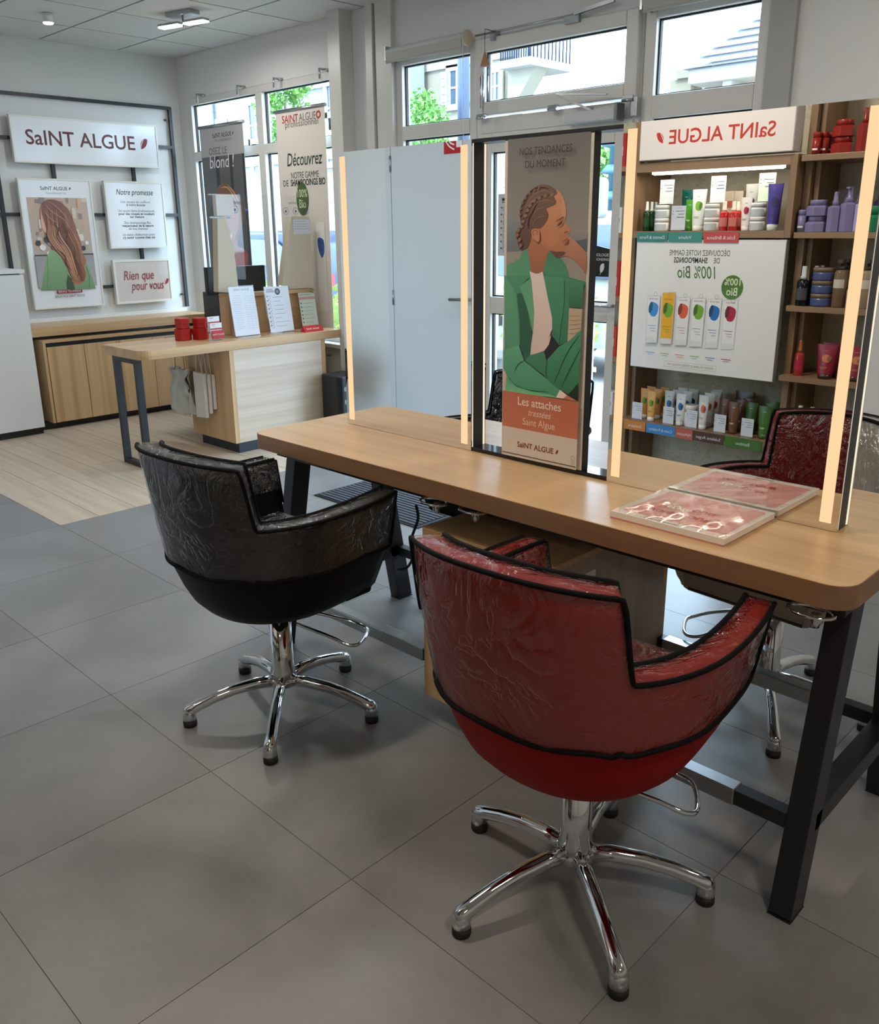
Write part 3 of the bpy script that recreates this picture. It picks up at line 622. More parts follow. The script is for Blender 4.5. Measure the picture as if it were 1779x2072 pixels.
# ---- magazine in a clear sleeve
q = [onz(x, y, TZ+.018) for x, y in ((1236, 1033), (1470, 1092), (1576, 1038), (1348, 986))]      # corners as seen, near spine first
ux, uy = (q[1]-q[0]), (q[3]-q[0])
t = thing('style_book', tuple((q[0]+q[2])/2-Vector((0, 0, .012))), 'pink style book in a clear plastic sleeve lying by the mirror', 'book')
u_, v_ = ux.normalized(), uy-ux.normalized()*uy.dot(ux.normalized()); wd, hg = ux.length*.985, min(v_.length, 1.0); v_.normalize()
hg = 1.884-q[0].y
def bk(u, v, z): p = q[0]+u_*(u*wd)+v_*(v*hg); return (p.x, p.y, TZ+z)
def slab(u0, u1, v0, v1, z0, z1):
    return MB().add([bk(u, v, z) for z in (z0, z1) for v in (v0, v1) for u in (u0, u1)], [(0, 2, 3, 1), (4, 5, 7, 6), (0, 1, 5, 4), (2, 6, 7, 3), (0, 4, 6, 2), (1, 3, 7, 5)])
slab(.0, .99, .0, .985, .0, .004).build('back_cover', M('pink_cover', (196, 128, 120), .4), t)
slab(.0, 1, .0, .99, .004, .0165).build('pages', M('cream_pages', (224, 212, 196), .8), t)
slab(.0, 1, .0, .99, .0165, .0178).build('front_cover', M('cover_margin', (226, 214, 202), .35), t)
sl = [[bk(i/22, j/14, .0186+.0022*math.sin(i*.9+j*.4)*math.sin(j*.8)*math.exp(-((i/22-.5)**2+(j/14-.5)**2)*-1.2)*.4+.0009) for i in range(23)] for j in range(15)]
MB().grid(sl).build('plastic_sleeve', plastic_film('clear_sleeve', (235, 235, 235), .02, .02, 3, 9, .05), t)
O3 = Vector(bk(0, 0, .0178)); sh = Sheet(O3, u_*wd, v_*hg)
sh.poly([(.06, .10), (.96, .10), (.95, .93), (.08, .93)], (216, 146, 134), (224, 164, 152))
for uu, vv, rr, cl in ((.3, .4, .16, (206, 134, 124)), (.6, .62, .2, (222, 164, 152)), (.78, .34, .14, (210, 142, 134)), (.22, .72, .15, (224, 170, 158)), (.5, .28, .12, (212, 152, 140))): sh.disc(uu, vv, rr*.55, cl, rr*.75)
sh.text('QUEL', .60, .56, -.10, (176, 44, 40), .02, .22); sh.text('style', .38, .52, -.15, (250, 240, 226), .02, .22, .3); sh.text('POUR', .62, .36, -.11, (176, 44, 40), .02, .24); sh.text('VOUS ?', .34, .34, -.1, (176, 44, 40), .02, .26)
sh.rect(.3, .6, .035, .06, (190, 176, 168)); sh.done(t)
# ================================================================== CHAIRS
ZLEV = ((.385, .19, .20), (.395, .222, .226), (.45, .252, .256), (.55, .290, .292), (.72, .322, .318), (.90, .340, .340))
def wb(z):
    for (z0, w0, b0), (z1, w1, b1) in zip(ZLEV, ZLEV[1:]):
        if z <= z1 or z1 == .90:
            f = (z-z0)/(z1-z0); return w0+(w1-w0)*f, b0+(b1-b0)*f
def upath():        # unit U outline, left arm tip to right arm tip: (kind, parameter)
    a = [('s', 1-i/7) for i in range(8)]
    degs = [90, 84, 78, 72, 66, 60, 55, 51.5, 49, 47, 46, 45, 44, 43, 42, 41, 40, 38, 35, 30, 24, 18, 12, 6]
    arc = [('a', -d) for d in degs[1:]]+[('a', 0.)]+[('a', d) for d in degs[::-1][:-1]]
    return a+arc+[('s2', i/7) for i in range(8)]
UP = upath()
def pt(q, z, off=0.):
    w, b = wb(z); w -= off; b -= off; yf = .207 if z > .5 else .195
    if q[0] in ('s', 's2'):
        y = q[1]*yf; sgn = -1 if q[0] == 's' else 1
        return Vector((sgn*w*(1-.07*q[1]**2), y, z))
    a = math.radians(abs(q[1])); n = 2.25
    s, c = math.sin(a)**(2/n), math.cos(a)**(2/n)
    return Vector((math.copysign(w*s, q[1]), -b*c, z))
def hgt(q):
    p = pt(q, .7); ph = math.degrees(math.atan2(abs(p.x), -p.y))
    f = max(0, min(1, (ph-40.5)/5.5)); f = f*f*(3-2*f)
    back = .878-.012*(min(ph, 40)/40)**2; arm = .700+.018*max(0, min(1, (ph-50)/80))
    return back+(arm-back)*f
TH = .062
def make_chair(name, label, fab, fabrough, film, piping_m, base_fab):
    t = thing(name, (0, 0, 0), label, 'chair', None)
    rows = []
    for q in UP:
        h = hgt(q); r = []
        zs = [.385, .39, .42, .46, .50, .55]+[.55+(h-.012-.55)*k/6 for k in range(1, 7)]
        r += [pt(q, z) for z in zs]
        r += [pt(q, h, .006), pt(q, h, TH-.008)]
        r += [pt(q, h-.012, TH)]+[pt(q, h-.012-(h-.012-.50)*k/5, TH) for k in range(1, 6)]
        rows.append(r)
    mb = MB(); m = len(rows[0])
    mb.grid(rows)
    for e, fl in ((0, False), (len(rows)-1, True)):
        idx = [e*m+k for k in range(m)]; idx = idx[::-1] if not fl else idx
        mb.f.append(idx); mb.smooth.append(False); mb.c.append(None)
    bot = [i*m for i in range(len(rows))]; mb.f.append(bot); mb.smooth.append(False); mb.c.append(None)
    inn = [i*m+m-1 for i in range(len(rows))]; mb.f.append(inn[::-1]); mb.smooth.append(False); mb.c.append(None)
    # the front of the seat box
    fr = [m*0+k for k in range(4)]
    mb.build('seat_shell', base_fab, t, fix=True)
    B(-.212, .212, .08, .192, .388, .50).build('seat_front', base_fab, t, bevel=.012)
    cp = [(p.x, p.y) for p in [pt(q, .5, TH+.002) for q in UP]]
    MB().prism(cp, .498, .552).build('seat_cushion', fab, t, bevel=.016)
    # clear cover over the upper shell
    rnd = random.Random(5); rows = []
    for i, q in enumerate(UP):
        h = hgt(q)+.003; r = []
        for k in range(9):
            z = .548+(h-.004-.548)*k/8; r.append(pt(q, z, -.004-.003*max(0, math.sin(i*1.7+k*2.3)*math.sin(k*1.1+i*.6))))
        r += [pt(q, h+.001, .002), pt(q, h+.002, TH/2), pt(q, h+.001, TH-.003)]
        for k in range(4): r.append(pt(q, h-.006-(h-.62)*k/3*.9, TH+.004+.002*math.sin(i*2.1+k)))
        rows.append(r)
    MB().grid([r[:11] for r in rows]).build('plastic_cover', film, t)
    MB().grid([r[10:] for r in rows]).build('inner_cover', plastic_film(film.name+'_creased', (170, 110, 104) if 'red' in film.name else (150, 148, 146), .03, 1.0, 9, 16, .2), t)
    B(-.21, .21, -.20, .185, .5545, .556).build('seat_cover', plastic_film(film.name+'_creased'), t)
    for off, dz, r in ((-.005, .001, .0052), (TH-.004, .003, .006)):
        MB().tube([pt(q, hgt(q)+dz, off) for q in UP], r, 6).build('piping', piping_m, t)
    MB().tube([pt(q, .549+.003*math.sin(i*.9), -.005) for i, q in enumerate(UP)], .0055, 6).build('piping', piping_m, t)
    for e in (UP[0], UP[-1]):
        h = hgt(e); MB().tube([pt(e, .549, -.004)+Vector((0, .003, 0)), pt(e, .64, -.004)+Vector((0, .004, 0)), pt(e, h, -.003)+Vector((0, .003, 0)), pt(e, h, TH)+Vector((0, .003, 0)), pt(e, .58, TH)+Vector((0, .003, 0))], .005, 6).build('piping', piping_m, t)
    # gas column and five-armed chrome base
    MB().lathe([(.052, .355), (.052, .386)], seg=20).box(-.09, .09, -.09, .09, .368, .386).build('seat_plate', STEEL, t, bevel=.003)
    MB().lathe([(.039, .095), (.0385, .13), (.0345, .15), (.034, .358)], seg=28).build('column', CHROME, t)
    MB().lathe([(.0, .078), (.03, .08), (.044, .09), (.042, .108), (.036, .116)], seg=24).build('hub', CHROME, t)
    for k in range(5):
        a = k*2*PI/5; c, s = math.cos(a), math.sin(a)
        pr = [(.02, .100), (.08, .103), (.15, .095), (.21, .080), (.26, .062), (.287, .050), (.297, .043)]
        rr = [.019, .0185, .0175, .017, .0175, .019, .016]
        mb = MB(); mb.tube([(c*u, s*u, z) for u, z in pr], rr, 12)
        mb.lathe([(.0, .062), (.011, .060), (.0195, .048), (.0205, .020)][::-1], (c*.288, s*.288, 0), 16)
        leg = mb.build('base_leg', CHROME, t)
        MB().lathe([(.0195, 0), (.021, .004), (.0205, .021)], (c*.288, s*.288, 0), 16).build('foot', RUB, leg)
    lv = crom([(-.03, .075, .362), (.05, .16, .345), (.11, .25, .315), (.15, .285, .300), (.195, .275, .296), (.245, .17, .298), (.235, .12, .303), (.18, .08, .325), (.07, .02, .352)], 5, False)
    MB().tube([(x*.9, y*.72+.0, z-.05) for x, y, z in lv], .0058, 8).build('pump_lever', CHROME, t)
    MB().tube([(-.07, .01, .345), (.07, .05, .345)], .008, 8).lathe([(.011, -.012), (.014, 0), (.011, .012)], (-.075, .008, .345), 10).build('pump_axle', CHROME, t)
    return t
def fabric(name, rgb, rough=.65, sheen=.1):
    m = M(name, rgb, rough, Specular_IOR_Level=.15); n, l, p = nt(m); bump(n, l, p, noise(n, l, coords(n, l, (1, 1, 1)), 420, 2), .15, .001); return m
TRIM = M('black_binding', (8, 8, 9), .75, Specular_IOR_Level=.15)
red = make_chair('salon_chair', 'red tub salon chair in a clear plastic cover with black binding, on a chrome base', fabric('red_leatherette', (136, 8, 4), .6), .5, plastic_film('film_red', (138, 76, 68), .12), TRIM, MC['red_leatherette'])
blk = make_chair('salon_chair', 'black tub salon chair in a clear plastic cover, beside the red one', fabric('black_leatherette', (12, 12, 13), .5), .5, plastic_film('film_black', (140, 136, 132), .03), TRIM, MC['black_leatherette'])
tau = make_chair('salon_chair', 'taupe tub salon chair in a clear plastic cover, across the table from the red one', fabric('taupe_leatherette', (178, 170, 156), .5), .5, plastic_film('film_taupe', (220, 214, 205), .10), TRIM, MC['taupe_leatherette'])
def set_chair(t, x, y, face, base):      # face: turn of the seat, base: turn of the star
    t.location = (x, y, 0); t['_base'] = (x, y, 0); t.rotation_euler = (0, 0, math.radians(face))
    for c in t.children:
        if c.name.split('.')[0] in ('base_leg', 'hub', 'column'): c.rotation_euler = (0, 0, math.radians(base-face))
set_chair(red, -.922, 1.362, 3, 35.3); set_chair(blk, -2.030, 1.373, 3, 27.8); set_chair(tau, -.961, 2.42, 176, 11.7)
b2 = dup(blk, (0, 0, 0), 0, 'black tub salon chair in a clear plastic cover, between the table and the glazed door'); set_chair(b2, -2.08, 2.46, 184, 15)
# ribbed mat inside the door
t = thing('door_mat', (-3.35, 3.35, 0), 'dark grey ribbed entrance mat lying inside the glazed door', 'mat')
B(-3.76, -2.93, 2.83, 3.85, 0, .006).build('backing', M('mat_rubber', (30, 32, 36), .8), t)
mb = MB()
for i in range(34): y = 2.845+i*.03; mb.box(-3.74, -2.95, y, y+.018, .006, .011)
mb.build('rib', M('mat_pile', (70, 74, 82), .95), t)['kind'] = 'stuff'
# ================================================================== LEFT WALL
t = thing('display_grid', (-6.97, 3.0, .79), 'black metal grid frame mounted on the wall behind the sign and posters', 'frame')
for y, za, zb_ in ((2.555, .795, 2.40), (2.965, 1.556, 2.09), (3.612, 1.0, 2.09), (3.985, .795, 2.40)): B(-6.985, -6.962, y-.013, y+.013, za, zb_).build('upright', BLACK, t)
for z, ya, yb_ in ((1.0, 2.99, 3.61), (1.556, 2.48, 3.985), (2.09, 2.48, 3.985), (2.39, 2.48, 3.985)): B(-6.984, -6.963, ya, yb_, z-.012, z+.012).build('crossbar', BLACK, t)
for y in (2.56, 3.95):
    for z in (.9, 2.3): MB().tube([(-6.998, y, z), (-6.97, y, z)], .008).build('wall_fixing', BLACK, t)
LX = -6.925
def lw(px, py): p = onx(px, py, LX); return p.y, p.z
def board(name, corners, label, cat, border=.012, face=None):
    ys = [lw(*c) for c in corners]; y0 = (ys[0][0]+ys[3][0])/2; y1 = (ys[1][0]+ys[2][0])/2; z1 = (ys[0][1]+ys[1][1])/2; z0 = (ys[2][1]+ys[3][1])/2
    t = thing(name, (LX-.03, (y0+y1)/2, z0), label, cat)
    B(LX-.036, LX-.006, y0, y1, z0, z1).build('panel', WHITE, t, bevel=.003)
    if border:
        mb = MB(); mb.box(LX-.006, LX, y0, y0+border, z0, z1).box(LX-.006, LX, y1-border, y1, z0, z1).box(LX-.006, LX, y0+border, y1-border, z0, z0+border).box(LX-.006, LX, y0+border, y1-border, z1-border, z1)
        mb.build('frame', M('cream_frame', (226, 222, 208), .4), t)
    B(LX-.0055, LX-.004, y0+border, y1-border, z0+border, z1-border).build('face', face or WGLOSS, t)
    return t, y0, y1, z0, z1, Sheet((LX-.004, y0, z0), (0, 1, 0), (0, 0, 1))
DRED = (86, 14, 14)
t, y0, y1, z0, z1, sh = board('shop_sign', ((17, 229), (315, 255), (325.7, 341), (30, 327.7)), 'wide white wall sign with dark red shop lettering and a leaf', 'sign')
logo(sh, (y1-y0)*.505, (z1-z0)*.40, (y1-y0)*.835, DRED, (120, 30, 24)); sh.done(t, 'lettering')
t, y0, y1, z0, z1, sh = board('framed_poster', ((35, 358), (183, 365), (212, 617), (71, 628)), 'tall framed poster of a woman with long wavy auburn hair seen from behind', 'poster')
W_, H_ = y1-y0, z1-z0
logo(sh, W_*.5, H_*.915, W_*.42, (50, 40, 40)); sh.text('Naturellement moi', W_*.5, H_*.885, .022, (140, 140, 140), 0, W_*.28)
def c4(pts): return [(lambda q: (q[0]-y0, q[1]-z0))(lw(30+a/7.4, 350+b/7.4)) for a, b in pts]
U0, U1, V0, V1 = W_*.085, W_*.915, H_*.165, H_*.858
sh.rect(U0, U1, V0, V1, (176, 166, 156), (200, 172, 150))
rg = random.Random(11)
for i in range(46):
    u = U0+.01+rg.random()*(U1-U0-.05); v = V0+(.42+.54*rg.random())*(V1-V0); w = .015+.03*rg.random()
    if u+w < U1: sh.rect(u, u+w, v, min(V1, v+.02+.06*rg.random()), rg.choice([(204, 160, 124), (178, 112, 82), (214, 198, 178), (150, 134, 128), (226, 216, 202), (120, 104, 100), (216, 170, 136)]))
for i in range(26):
    u = U0+.005+rg.random()*(U1-U0-.05); v = V0+(.36+.2*rg.random())*(V1-V0); sh.disc(u+.02, v, .012+.012*rg.random(), rg.choice([(226, 222, 216), (206, 198, 190), (60, 58, 62), (234, 230, 226), (170, 160, 152)]))
sh.rect(U0, U1, V0, V0+.36*(V1-V0), (170, 166, 162), (156, 152, 148)); sh.rect(U0, U1, V0+.36*(V1-V0), V0+.375*(V1-V0), (52, 48, 48))
sh.poly(c4([(380, 560), (395, 760), (420, 860), (480, 900), (560, 880), (500, 560), (430, 500)]), (226, 170, 146), None, 1, 3)
sh.poly(c4([(390, 1760), (430, 1500), (470, 1250), (520, 1170), (640, 1130), (900, 1160), (1080, 1360), (1150, 1560), (1210, 1730), (1100, 1735), (800, 1745)]), (116, 150, 104), (140, 172, 124))
sh.line(c4([(480, 1240), (490, 1500), (480, 1750)]), .004, (92, 122, 84), 1, 4); sh.poly(c4([(790, 1520), (860, 1600), (900, 1745), (775, 1745), (765, 1640)]), (66, 84, 58)); sh.line(c4([(1060, 1400), (1110, 1560), (1105, 1730)]), .006, (84, 112, 76), 1, 4)
hair = [(430, 430), (520, 395), (620, 410), (720, 470), (820, 580), (880, 740), (940, 900), (990, 1060), (1010, 1200), (1065, 1300), (1040, 1420), (1070, 1520), (1010, 1640), (940, 1670), (860, 1640), (840, 1540), (780, 1420), (720, 1320), (660, 1210), (560, 1140), (520, 980), (480, 880), (430, 720), (390, 560)]
sh.poly(c4(hair), (176, 112, 78), (126, 82, 70), 1, 3)
def strand(pts, w, c): sh.line(c4(pts), w, c, 1, 6, True)
for k in range(42):
    s0 = (k*.618) % 1; base = [(430+s0*330, 520+s0*60+abs(.5-s0)*60), (450+s0*390, 760+s0*40), (500+s0*400, 960), (600+s0*380, 1150), (740+s0*290, 1330), (830+s0*210, 1480), (880+s0*150, 1620)]
    q = [(a+24*math.sin(i*2.1+s0*3), b) for i, (a, b) in enumerate(base)]
    strand(q[k % 2:], .005+.002*(k % 3), [(112, 70, 54), (190, 134, 98), (150, 96, 70), (206, 154, 116), (134, 84, 62)][k % 5])
for q in ([(450, 470), (520, 560), (640, 640), (760, 720)], [(480, 420), (600, 500), (720, 620), (820, 760)], [(420, 560), (520, 680), (620, 740)]): strand(q, .007, (188, 138, 122))
for q in ([(560, 760), (640, 840), (620, 960), (700, 1080)], [(720, 760), (780, 900), (760, 1020), (840, 1140)], [(620, 1140), (740, 1240), (760, 1360), (840, 1460)], [(880, 1180), (900, 1300), (960, 1420), (930, 1560)]): strand(q, .012, (96, 58, 44))
sh.rect(W_*.32, W_*.68, H_*.118, H_*.143, (140, 24, 34)); sh.text('SERVICE TECHNIQUE', W_*.5, H_*.1245, .022, (236, 226, 226), 0, W_*.32); sh.text('BALAYAGE SAINT ALGUE', W_*.5, H_*.085, .026, (60, 54, 54), 0, W_*.42)
sh.done(t)
t, y0, y1, z0, z1, sh = board('framed_notice', ((208, 364), (329, 370), (341, 501), (226, 503)), 'square framed notice headed Notre promesse with short paragraphs', 'notice')
W_, H_ = y1-y0, z1-z0
sh.text('Notre promesse', W_*.5, H_*.80, .062, (34, 34, 40), .004, W_*.62, .25)
for i, (s, b) in enumerate((('Une équipe de coiffeurs', 0), ('à votre écoute', 1), ('', 0), ('Un savoir-faire professionnel', 0), ('pour des coupes et couleurs', 1), ('sur mesure', 1), ('', 0), ('Des shampooings Bio', 0), ('respectueux de la nature', 1), ('de vos cheveux', 0), ('', 0), ('Un salon chaleureux pour', 0), ("s'y sentir comme chez soi", 1))):
    if s: sh.text(s, W_*.5, H_*(.68-.0445*i), .027, (50, 54, 66) if b else (110, 116, 130), .014 if b else 0)
sh.done(t, 'lettering')
t, y0, y1, z0, z1, sh = board('framed_print', ((228, 525), (343, 524), (352, 608), (237.6, 616)), 'small framed print in beige reading Rien que pour vous', 'picture', .018, M('beige_print', (206, 192, 184), .3))
W_, H_ = y1-y0, z1-z0
for i in range(16):
    u, v = W_*(.08+.84*rg.random()), H_*(.14+.7*rg.random())
    sh.line([(u+.03*math.cos(a*.9+i), v+.045*math.sin(a*.7+i*2)) for a in range(6)], .0016, (214, 164, 156), 1, 4, True)
sh.text('Rien que', W_*.42, H_*.54, .105, (140, 24, 28), .002, W_*.52, .2); sh.text('pour vous', W_*.56, H_*.30, .105, (140, 24, 28), .002, W_*.56, .2); sh.leaf(W_*.87, H_*.40, .055, (150, 30, 34), -.4)
sh.done(t, 'lettering')
# wooden ledge, back panel and low cupboards
t = thing('wall_ledge', (-6.8, 3.2, .69), 'oak ledge running along the wall under the framed posters', 'shelf')
B(-7.0, -6.60, 2.46, 3.98, .69, .758).build('ledge', woodY, t, bevel=.002); B(-7.0, -6.97, 2.46, 3.98, .758, .79).build('upstand', WHITE, t)
t = thing('low_cupboard', (-6.77, 3.27, 0), 'row of low oak cupboards with handleless doors under the wall ledge', 'cabinet')
B(-6.99, -6.565, 2.56, 3.98, .05, .645).build('carcass', woodZ, t, bevel=.001)
B(-6.99, -6.55, 2.54, 3.98, .645, .665).build('cupboard_top', woodY, t, bevel=.001); B(-6.99, -6.55, 2.54, 2.56, .05, .645).build('side_panel', woodZ, t)
B(-6.564, -6.56, 2.565, 3.975, .60, .644).build('groove_shadow', BLACK, t); B(-6.99, -6.60, 2.46, 3.98, 0, .049).build('plinth', BLACK, t)  # black strip paints the shadow in the gap above the doors
for k in range(5): B(-6.5645, -6.545, 2.565+.28*k, 2.565+.28*k+.276, .052, .615).build('cupboard_door', woodZ, t, bevel=.001)
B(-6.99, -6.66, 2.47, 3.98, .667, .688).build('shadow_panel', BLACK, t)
t = thing('white_cabinet', (-6.73, 1.7, 0), 'plain white cabinet with a black plinth beside the low cupboards', 'cabinet')
B(-6.995, -6.48, 1.0, 2.445, .05, 1.145).build('carcass', WHITE, t, bevel=.002); B(-6.995, -6.465, .99, 2.455, 1.152, 1.18).build('cabinet_top', WHITE, t, bevel=.003); B(-6.99, -6.50, 1.01, 2.43, 1.1455, 1.1515).build('shadow_gap', BLACK, t)
for k in range(2): B(-6.479, -6.466, 1.003+k*.721, 1.003+k*.721+.718, .053, 1.143).build('cabinet_door', WHITE, t, bevel=.001)
B(-6.995, -6.50, 1.0, 2.44, 0, .049).build('plinth', BLACK, t)
# ================================================================== RECEPTION DESK
DZ = .747
t = thing('reception_desk', (-5.12, 3.2, 0), 'oak reception desk with a rounded counter on one black hoop leg', 'desk')
pts = [(-5.37, 3.985), (-5.37, 2.445)]+[(-4.87-.07+.07*math.cos(a), 2.445+.07+.07*math.sin(a)) for a in [-PI/2+PI/2*k/6 for k in range(7)]]+[(-4.87, 3.985)]
MB().prism(pts, .690, DZ).build('counter_top', woodY, t, bevel=.002)
B(-5.40, -4.885, 3.05, 3.83, .075, .689).build('body', woodZ, t, bevel=.001)
for ya, yb_ in ((3.05, 3.082), (3.80, 3.83)): B(-4.8845, -4.87, ya, yb_, .075, .689).build('front_edge', woodZ, t)
B(-4.8845, -4.874, 3.083, 3.799, .075, .689).build('front_panel', wood('washed_oak_grain_y', 1, (186, 168, 148), (206, 190, 170), (220, 206, 190)), t)
B(-5.36, -4.90, 3.09, 3.80, 0, .0745).build('plinth', M('dark_blue_plinth', (34, 40, 52), .5), t)
fx0, fx1, fy = -5.265, -4.965, 2.475
mb = MB().box(fx0, fx0+.03, fy-.02, fy+.02, 0, .689).box(fx1-.03, fx1, fy-.02, fy+.02, 0, .689).box(fx0+.03, fx1-.03, fy-.02, fy+.02, 0, .03).box(fx0+.03, fx1-.03, fy-.02, fy+.02, .659, .689); mb.build('hoop_leg', BLACK, t)
RX = -5.155
def dk(px, py, X=RX): p = onx(px, py, X); return p.y, p.z
ry0, ry1, rz = dk(464, 640)[0], 3.975, dk(540, 590)[1]
t = thing('desk_riser', (RX-.12, (ry0+ry1)/2, DZ), 'oak riser box standing on the reception counter behind the price lists', 'shelf')
B(RX-.11, RX, ry0, ry0+.03, DZ+.001, rz).build('side_panel', woodZ, t, bevel=.001); B(RX-.11, RX, ry1-.03, ry1, DZ+.001, rz).build('side_panel', woodZ, t, bevel=.001)
B(RX-.11, RX, ry0+.03, ry1-.03, rz-.025, rz).build('top_panel', woodY, t, bevel=.001); B(RX-.10, RX-.02, ry0+.03, ry1-.03, DZ+.001, rz-.025).build('front_panel', wood('riser_oak', 1, *OAK), t)
def acrylic_stand(px, w, h, label, tint=None, kind=0):
    p = onz(px[0], px[1], DZ); x, y = p.x, p.y
    t = thing('price_stand', (x, y, DZ), label, 'stand')
    tilt = .16
    def Q(v, z, d=0.): return (x-tilt*z+d, y+v, DZ+.001+z)
    B(x-.0, x+.075, y-w/2, y+w/2, DZ+.001, DZ+.004).build('foot', ACRYL, t)
    MB().add([Q(-w/2, 0), Q(w/2, 0), Q(w/2, h), Q(-w/2, h), Q(-w/2, 0, .003), Q(w/2, 0, .003), Q(w/2, h, .003), Q(-w/2, h, .003)], [(3, 2, 1, 0), (4, 5, 6, 7), (0, 1, 5, 4), (2, 3, 7, 6), (1, 2, 6, 5), (3, 0, 4, 7)]).build('back_plate', ACRYL, t)
    a = .006
    MB().add([Q(-w/2+a, .008, .0035), Q(w/2-a, .008, .0035), Q(w/2-a, h-a, .0035), Q(-w/2+a, h-a, .0035), Q(-w/2+a, .008, .0045), Q(w/2-a, .008, .0045), Q(w/2-a, h-a, .0045), Q(-w/2+a, h-a, .0045)], [(3, 2, 1, 0), (4, 5, 6, 7), (0, 1, 5, 4), (2, 3, 7, 6), (1, 2, 6, 5), (3, 0, 4, 7)]).build('sheet', M('sheet_'+str(kind), tint or (224, 228, 236), .6), t)
    n = Vector((1, 0, tilt)).normalized(); o = Vector(Q(-w/2+a, .008, .0045)); sh = Sheet(o, Vector((0, 1, 0)), Vector((-tilt, 0, 1)))
    return t, sh, w-2*a, h-.014
t, sh, w, h = acrylic_stand((502, 681), .205, .33, 'clear stand with a plain white price list next to the red cards', None, 0)
sh.text('SAINT ALGUE', w*.5, h*.92, .02, (120, 126, 150)); sh.lines(.02, w*.45, h*.82, 16, h*.045, (172, 178, 196), .0016)
for cxx in (.62, .76, .9): sh.lines(w*cxx-.012, w*cxx+.012, h*.80, 15, h*.047, (180, 184, 204), .0016)
sh.done(t, 'lettering')
t, sh, w, h = acrylic_stand((572, 673), .21, .315, 'clear stand with a white notice with a round black seal and pictograms', None, 1)
sh.text('GESTES', w*.2, h*.92, .016, (70, 80, 120), .01); sh.text('BARRIÈRES', w*.22, h*.88, .014, (70, 80, 120), .01); sh.disc(w*.52, h*.89, .022, (44, 46, 54)); sh.disc(w*.52, h*.89, .012, (120, 124, 134))
for i in range(8): sh.ring(.026, h*(.77-.092*i), .011, .0016, (90, 94, 104)); sh.disc(.012, h*(.77-.092*i)+.008, .004, (40, 42, 50)); sh.rect(.055, .055+(.05+.06*rg.random()), h*(.77-.092*i)-.001, h*(.77-.092*i)+.001, (120, 124, 140))
sh.done(t, 'lettering')
t, sh, w, h = acrylic_stand((629, 664), .155, .255, 'small framed green sheet with a leaf clip leaning on the riser', (206, 216, 206), 2)
sh.rect(0, w, h*.80, h*.88, (206, 150, 140)); sh.text('SAINT ALGUE', w*.4, h*.92, .016, (90, 100, 100)); sh.lines(.03, w*.9, h*.7, 6, h*.11, (110, 140, 120), .002)
for i in range(6): sh.disc(.014, h*(.7-.11*i), .006, (70, 120, 90))
sh.done(t, 'lettering'); p = onz(629, 664, DZ)
mb = MB()
for k in range(4): a = k*PI/2+.4; mb.lathe([(0, -.004), (.012, 0), (0, .004)], (p.x-.16*.25+.012, p.y+.05+.013*math.cos(a), DZ+.262+.013*math.sin(a)), 8)
mb.build('leaf_clip', M('green_clip', (70, 140, 40), .4), t)
p = onz(633, 670, DZ)
t = tag(MB().prism([(p.x+.03, DZ), (p.x+.028, DZ+.004), (p.x, DZ+.042), (p.x-.03, DZ)], p.y-.085, p.y+.075, 1).build('name_plate', M('red_plate', (190, 30, 24), .35)), 'low red name plate in front of the green sheet', 'sign')
o = Vector((p.x+.028, p.y-.085, DZ+.004)); sh = Sheet(o, (0, 1, 0), Vector((-.028, 0, .038)).normalized()); sh.text('SAINT ALGUE', .075, .014, .018, (240, 220, 214), .01); sh.done(t, 'lettering')
# red boxes
def giftbox(px, py, z, r, h, lab, grp):
    p = onz(px, py, z); t = thing('gift_box', (p.x, p.y, z), lab, 'box', grp)
    mat = M('red_box', (170, 26, 20), .4)
    MB().lathe([(r*.97, 0), (r*.97, h*.72)], (p.x, p.y, z), 6, smooth=False, rot=.3).build('box_base', mat, t, bevel=.003)
    MB().lathe([(r, h*.5), (r, h), (r*.93, h+.002)], (p.x, p.y, z), 6, smooth=False, rot=.3).build('lid', mat, t, bevel=.003); return p
G = 'larger red hexagonal boxes below'
p1 = giftbox(372, 688, DZ, .058, .072, 'larger red six-sided box at the bottom of the pair nearer the open end', G)
p2 = giftbox(407, 686, DZ, .056, .07, 'larger red six-sided box at the bottom of the pair next to the card holder', G)
for p, hh, w_ in ((p1, .0745, 'of the pair at the open end of the desk'), (p2, .0725, 'of the pair next to the card holder')):
    t = thing('gift_box', (p.x, p.y, DZ+hh), 'smaller red six-sided box on top '+w_, 'box', 'smaller red boxes on top')
    MB().lathe([(.046, 0), (.046, .045)], (p.x, p.y, DZ+hh), 6, smooth=False, rot=.3).build('box_base', MC['red_box'], t, bevel=.003); MB().lathe([(.049, .03), (.049, .064), (.045, .066)], (p.x, p.y, DZ+hh), 6, smooth=False, rot=.3).build('lid', MC['red_box'], t, bevel=.003)
p = onz(441, 689, DZ)
t = thing('card_holder', (p.x, p.y, DZ), 'tiered clear holder of red and white loyalty cards', 'card holder')
for i, (z, c) in enumerate(((0, 1), (.045, 0), (.085, 0))):
    y = p.y; x = p.x-.022*i
    B(x, x+.016, y-.045, y+.045, DZ+.001, DZ+.012+z).build('tier', ACRYL, t)
    cdd = B(x+.003, x+.012, y-.043, y+.043, DZ+.012+z*.5, DZ+.066+z).build('card_stack', M('red_card', (176, 30, 26), .45) if c else CARD, t)
    sh = Sheet((x+.012, y-.043, DZ+.012+z), (0, 1, 0), (0, 0, 1))
    if c: sh.text('SAINT ALGUE', .043, .024, .014, (236, 210, 204))
    else: sh.rect(.0, .086, .012, .022, (180, 34, 30)); sh.rect(.012, .04, .044, .047, (90, 90, 96)); sh.rect(.012, .032, .037, .039, (150, 150, 156))
    sh.done(cdd, 'lettering')
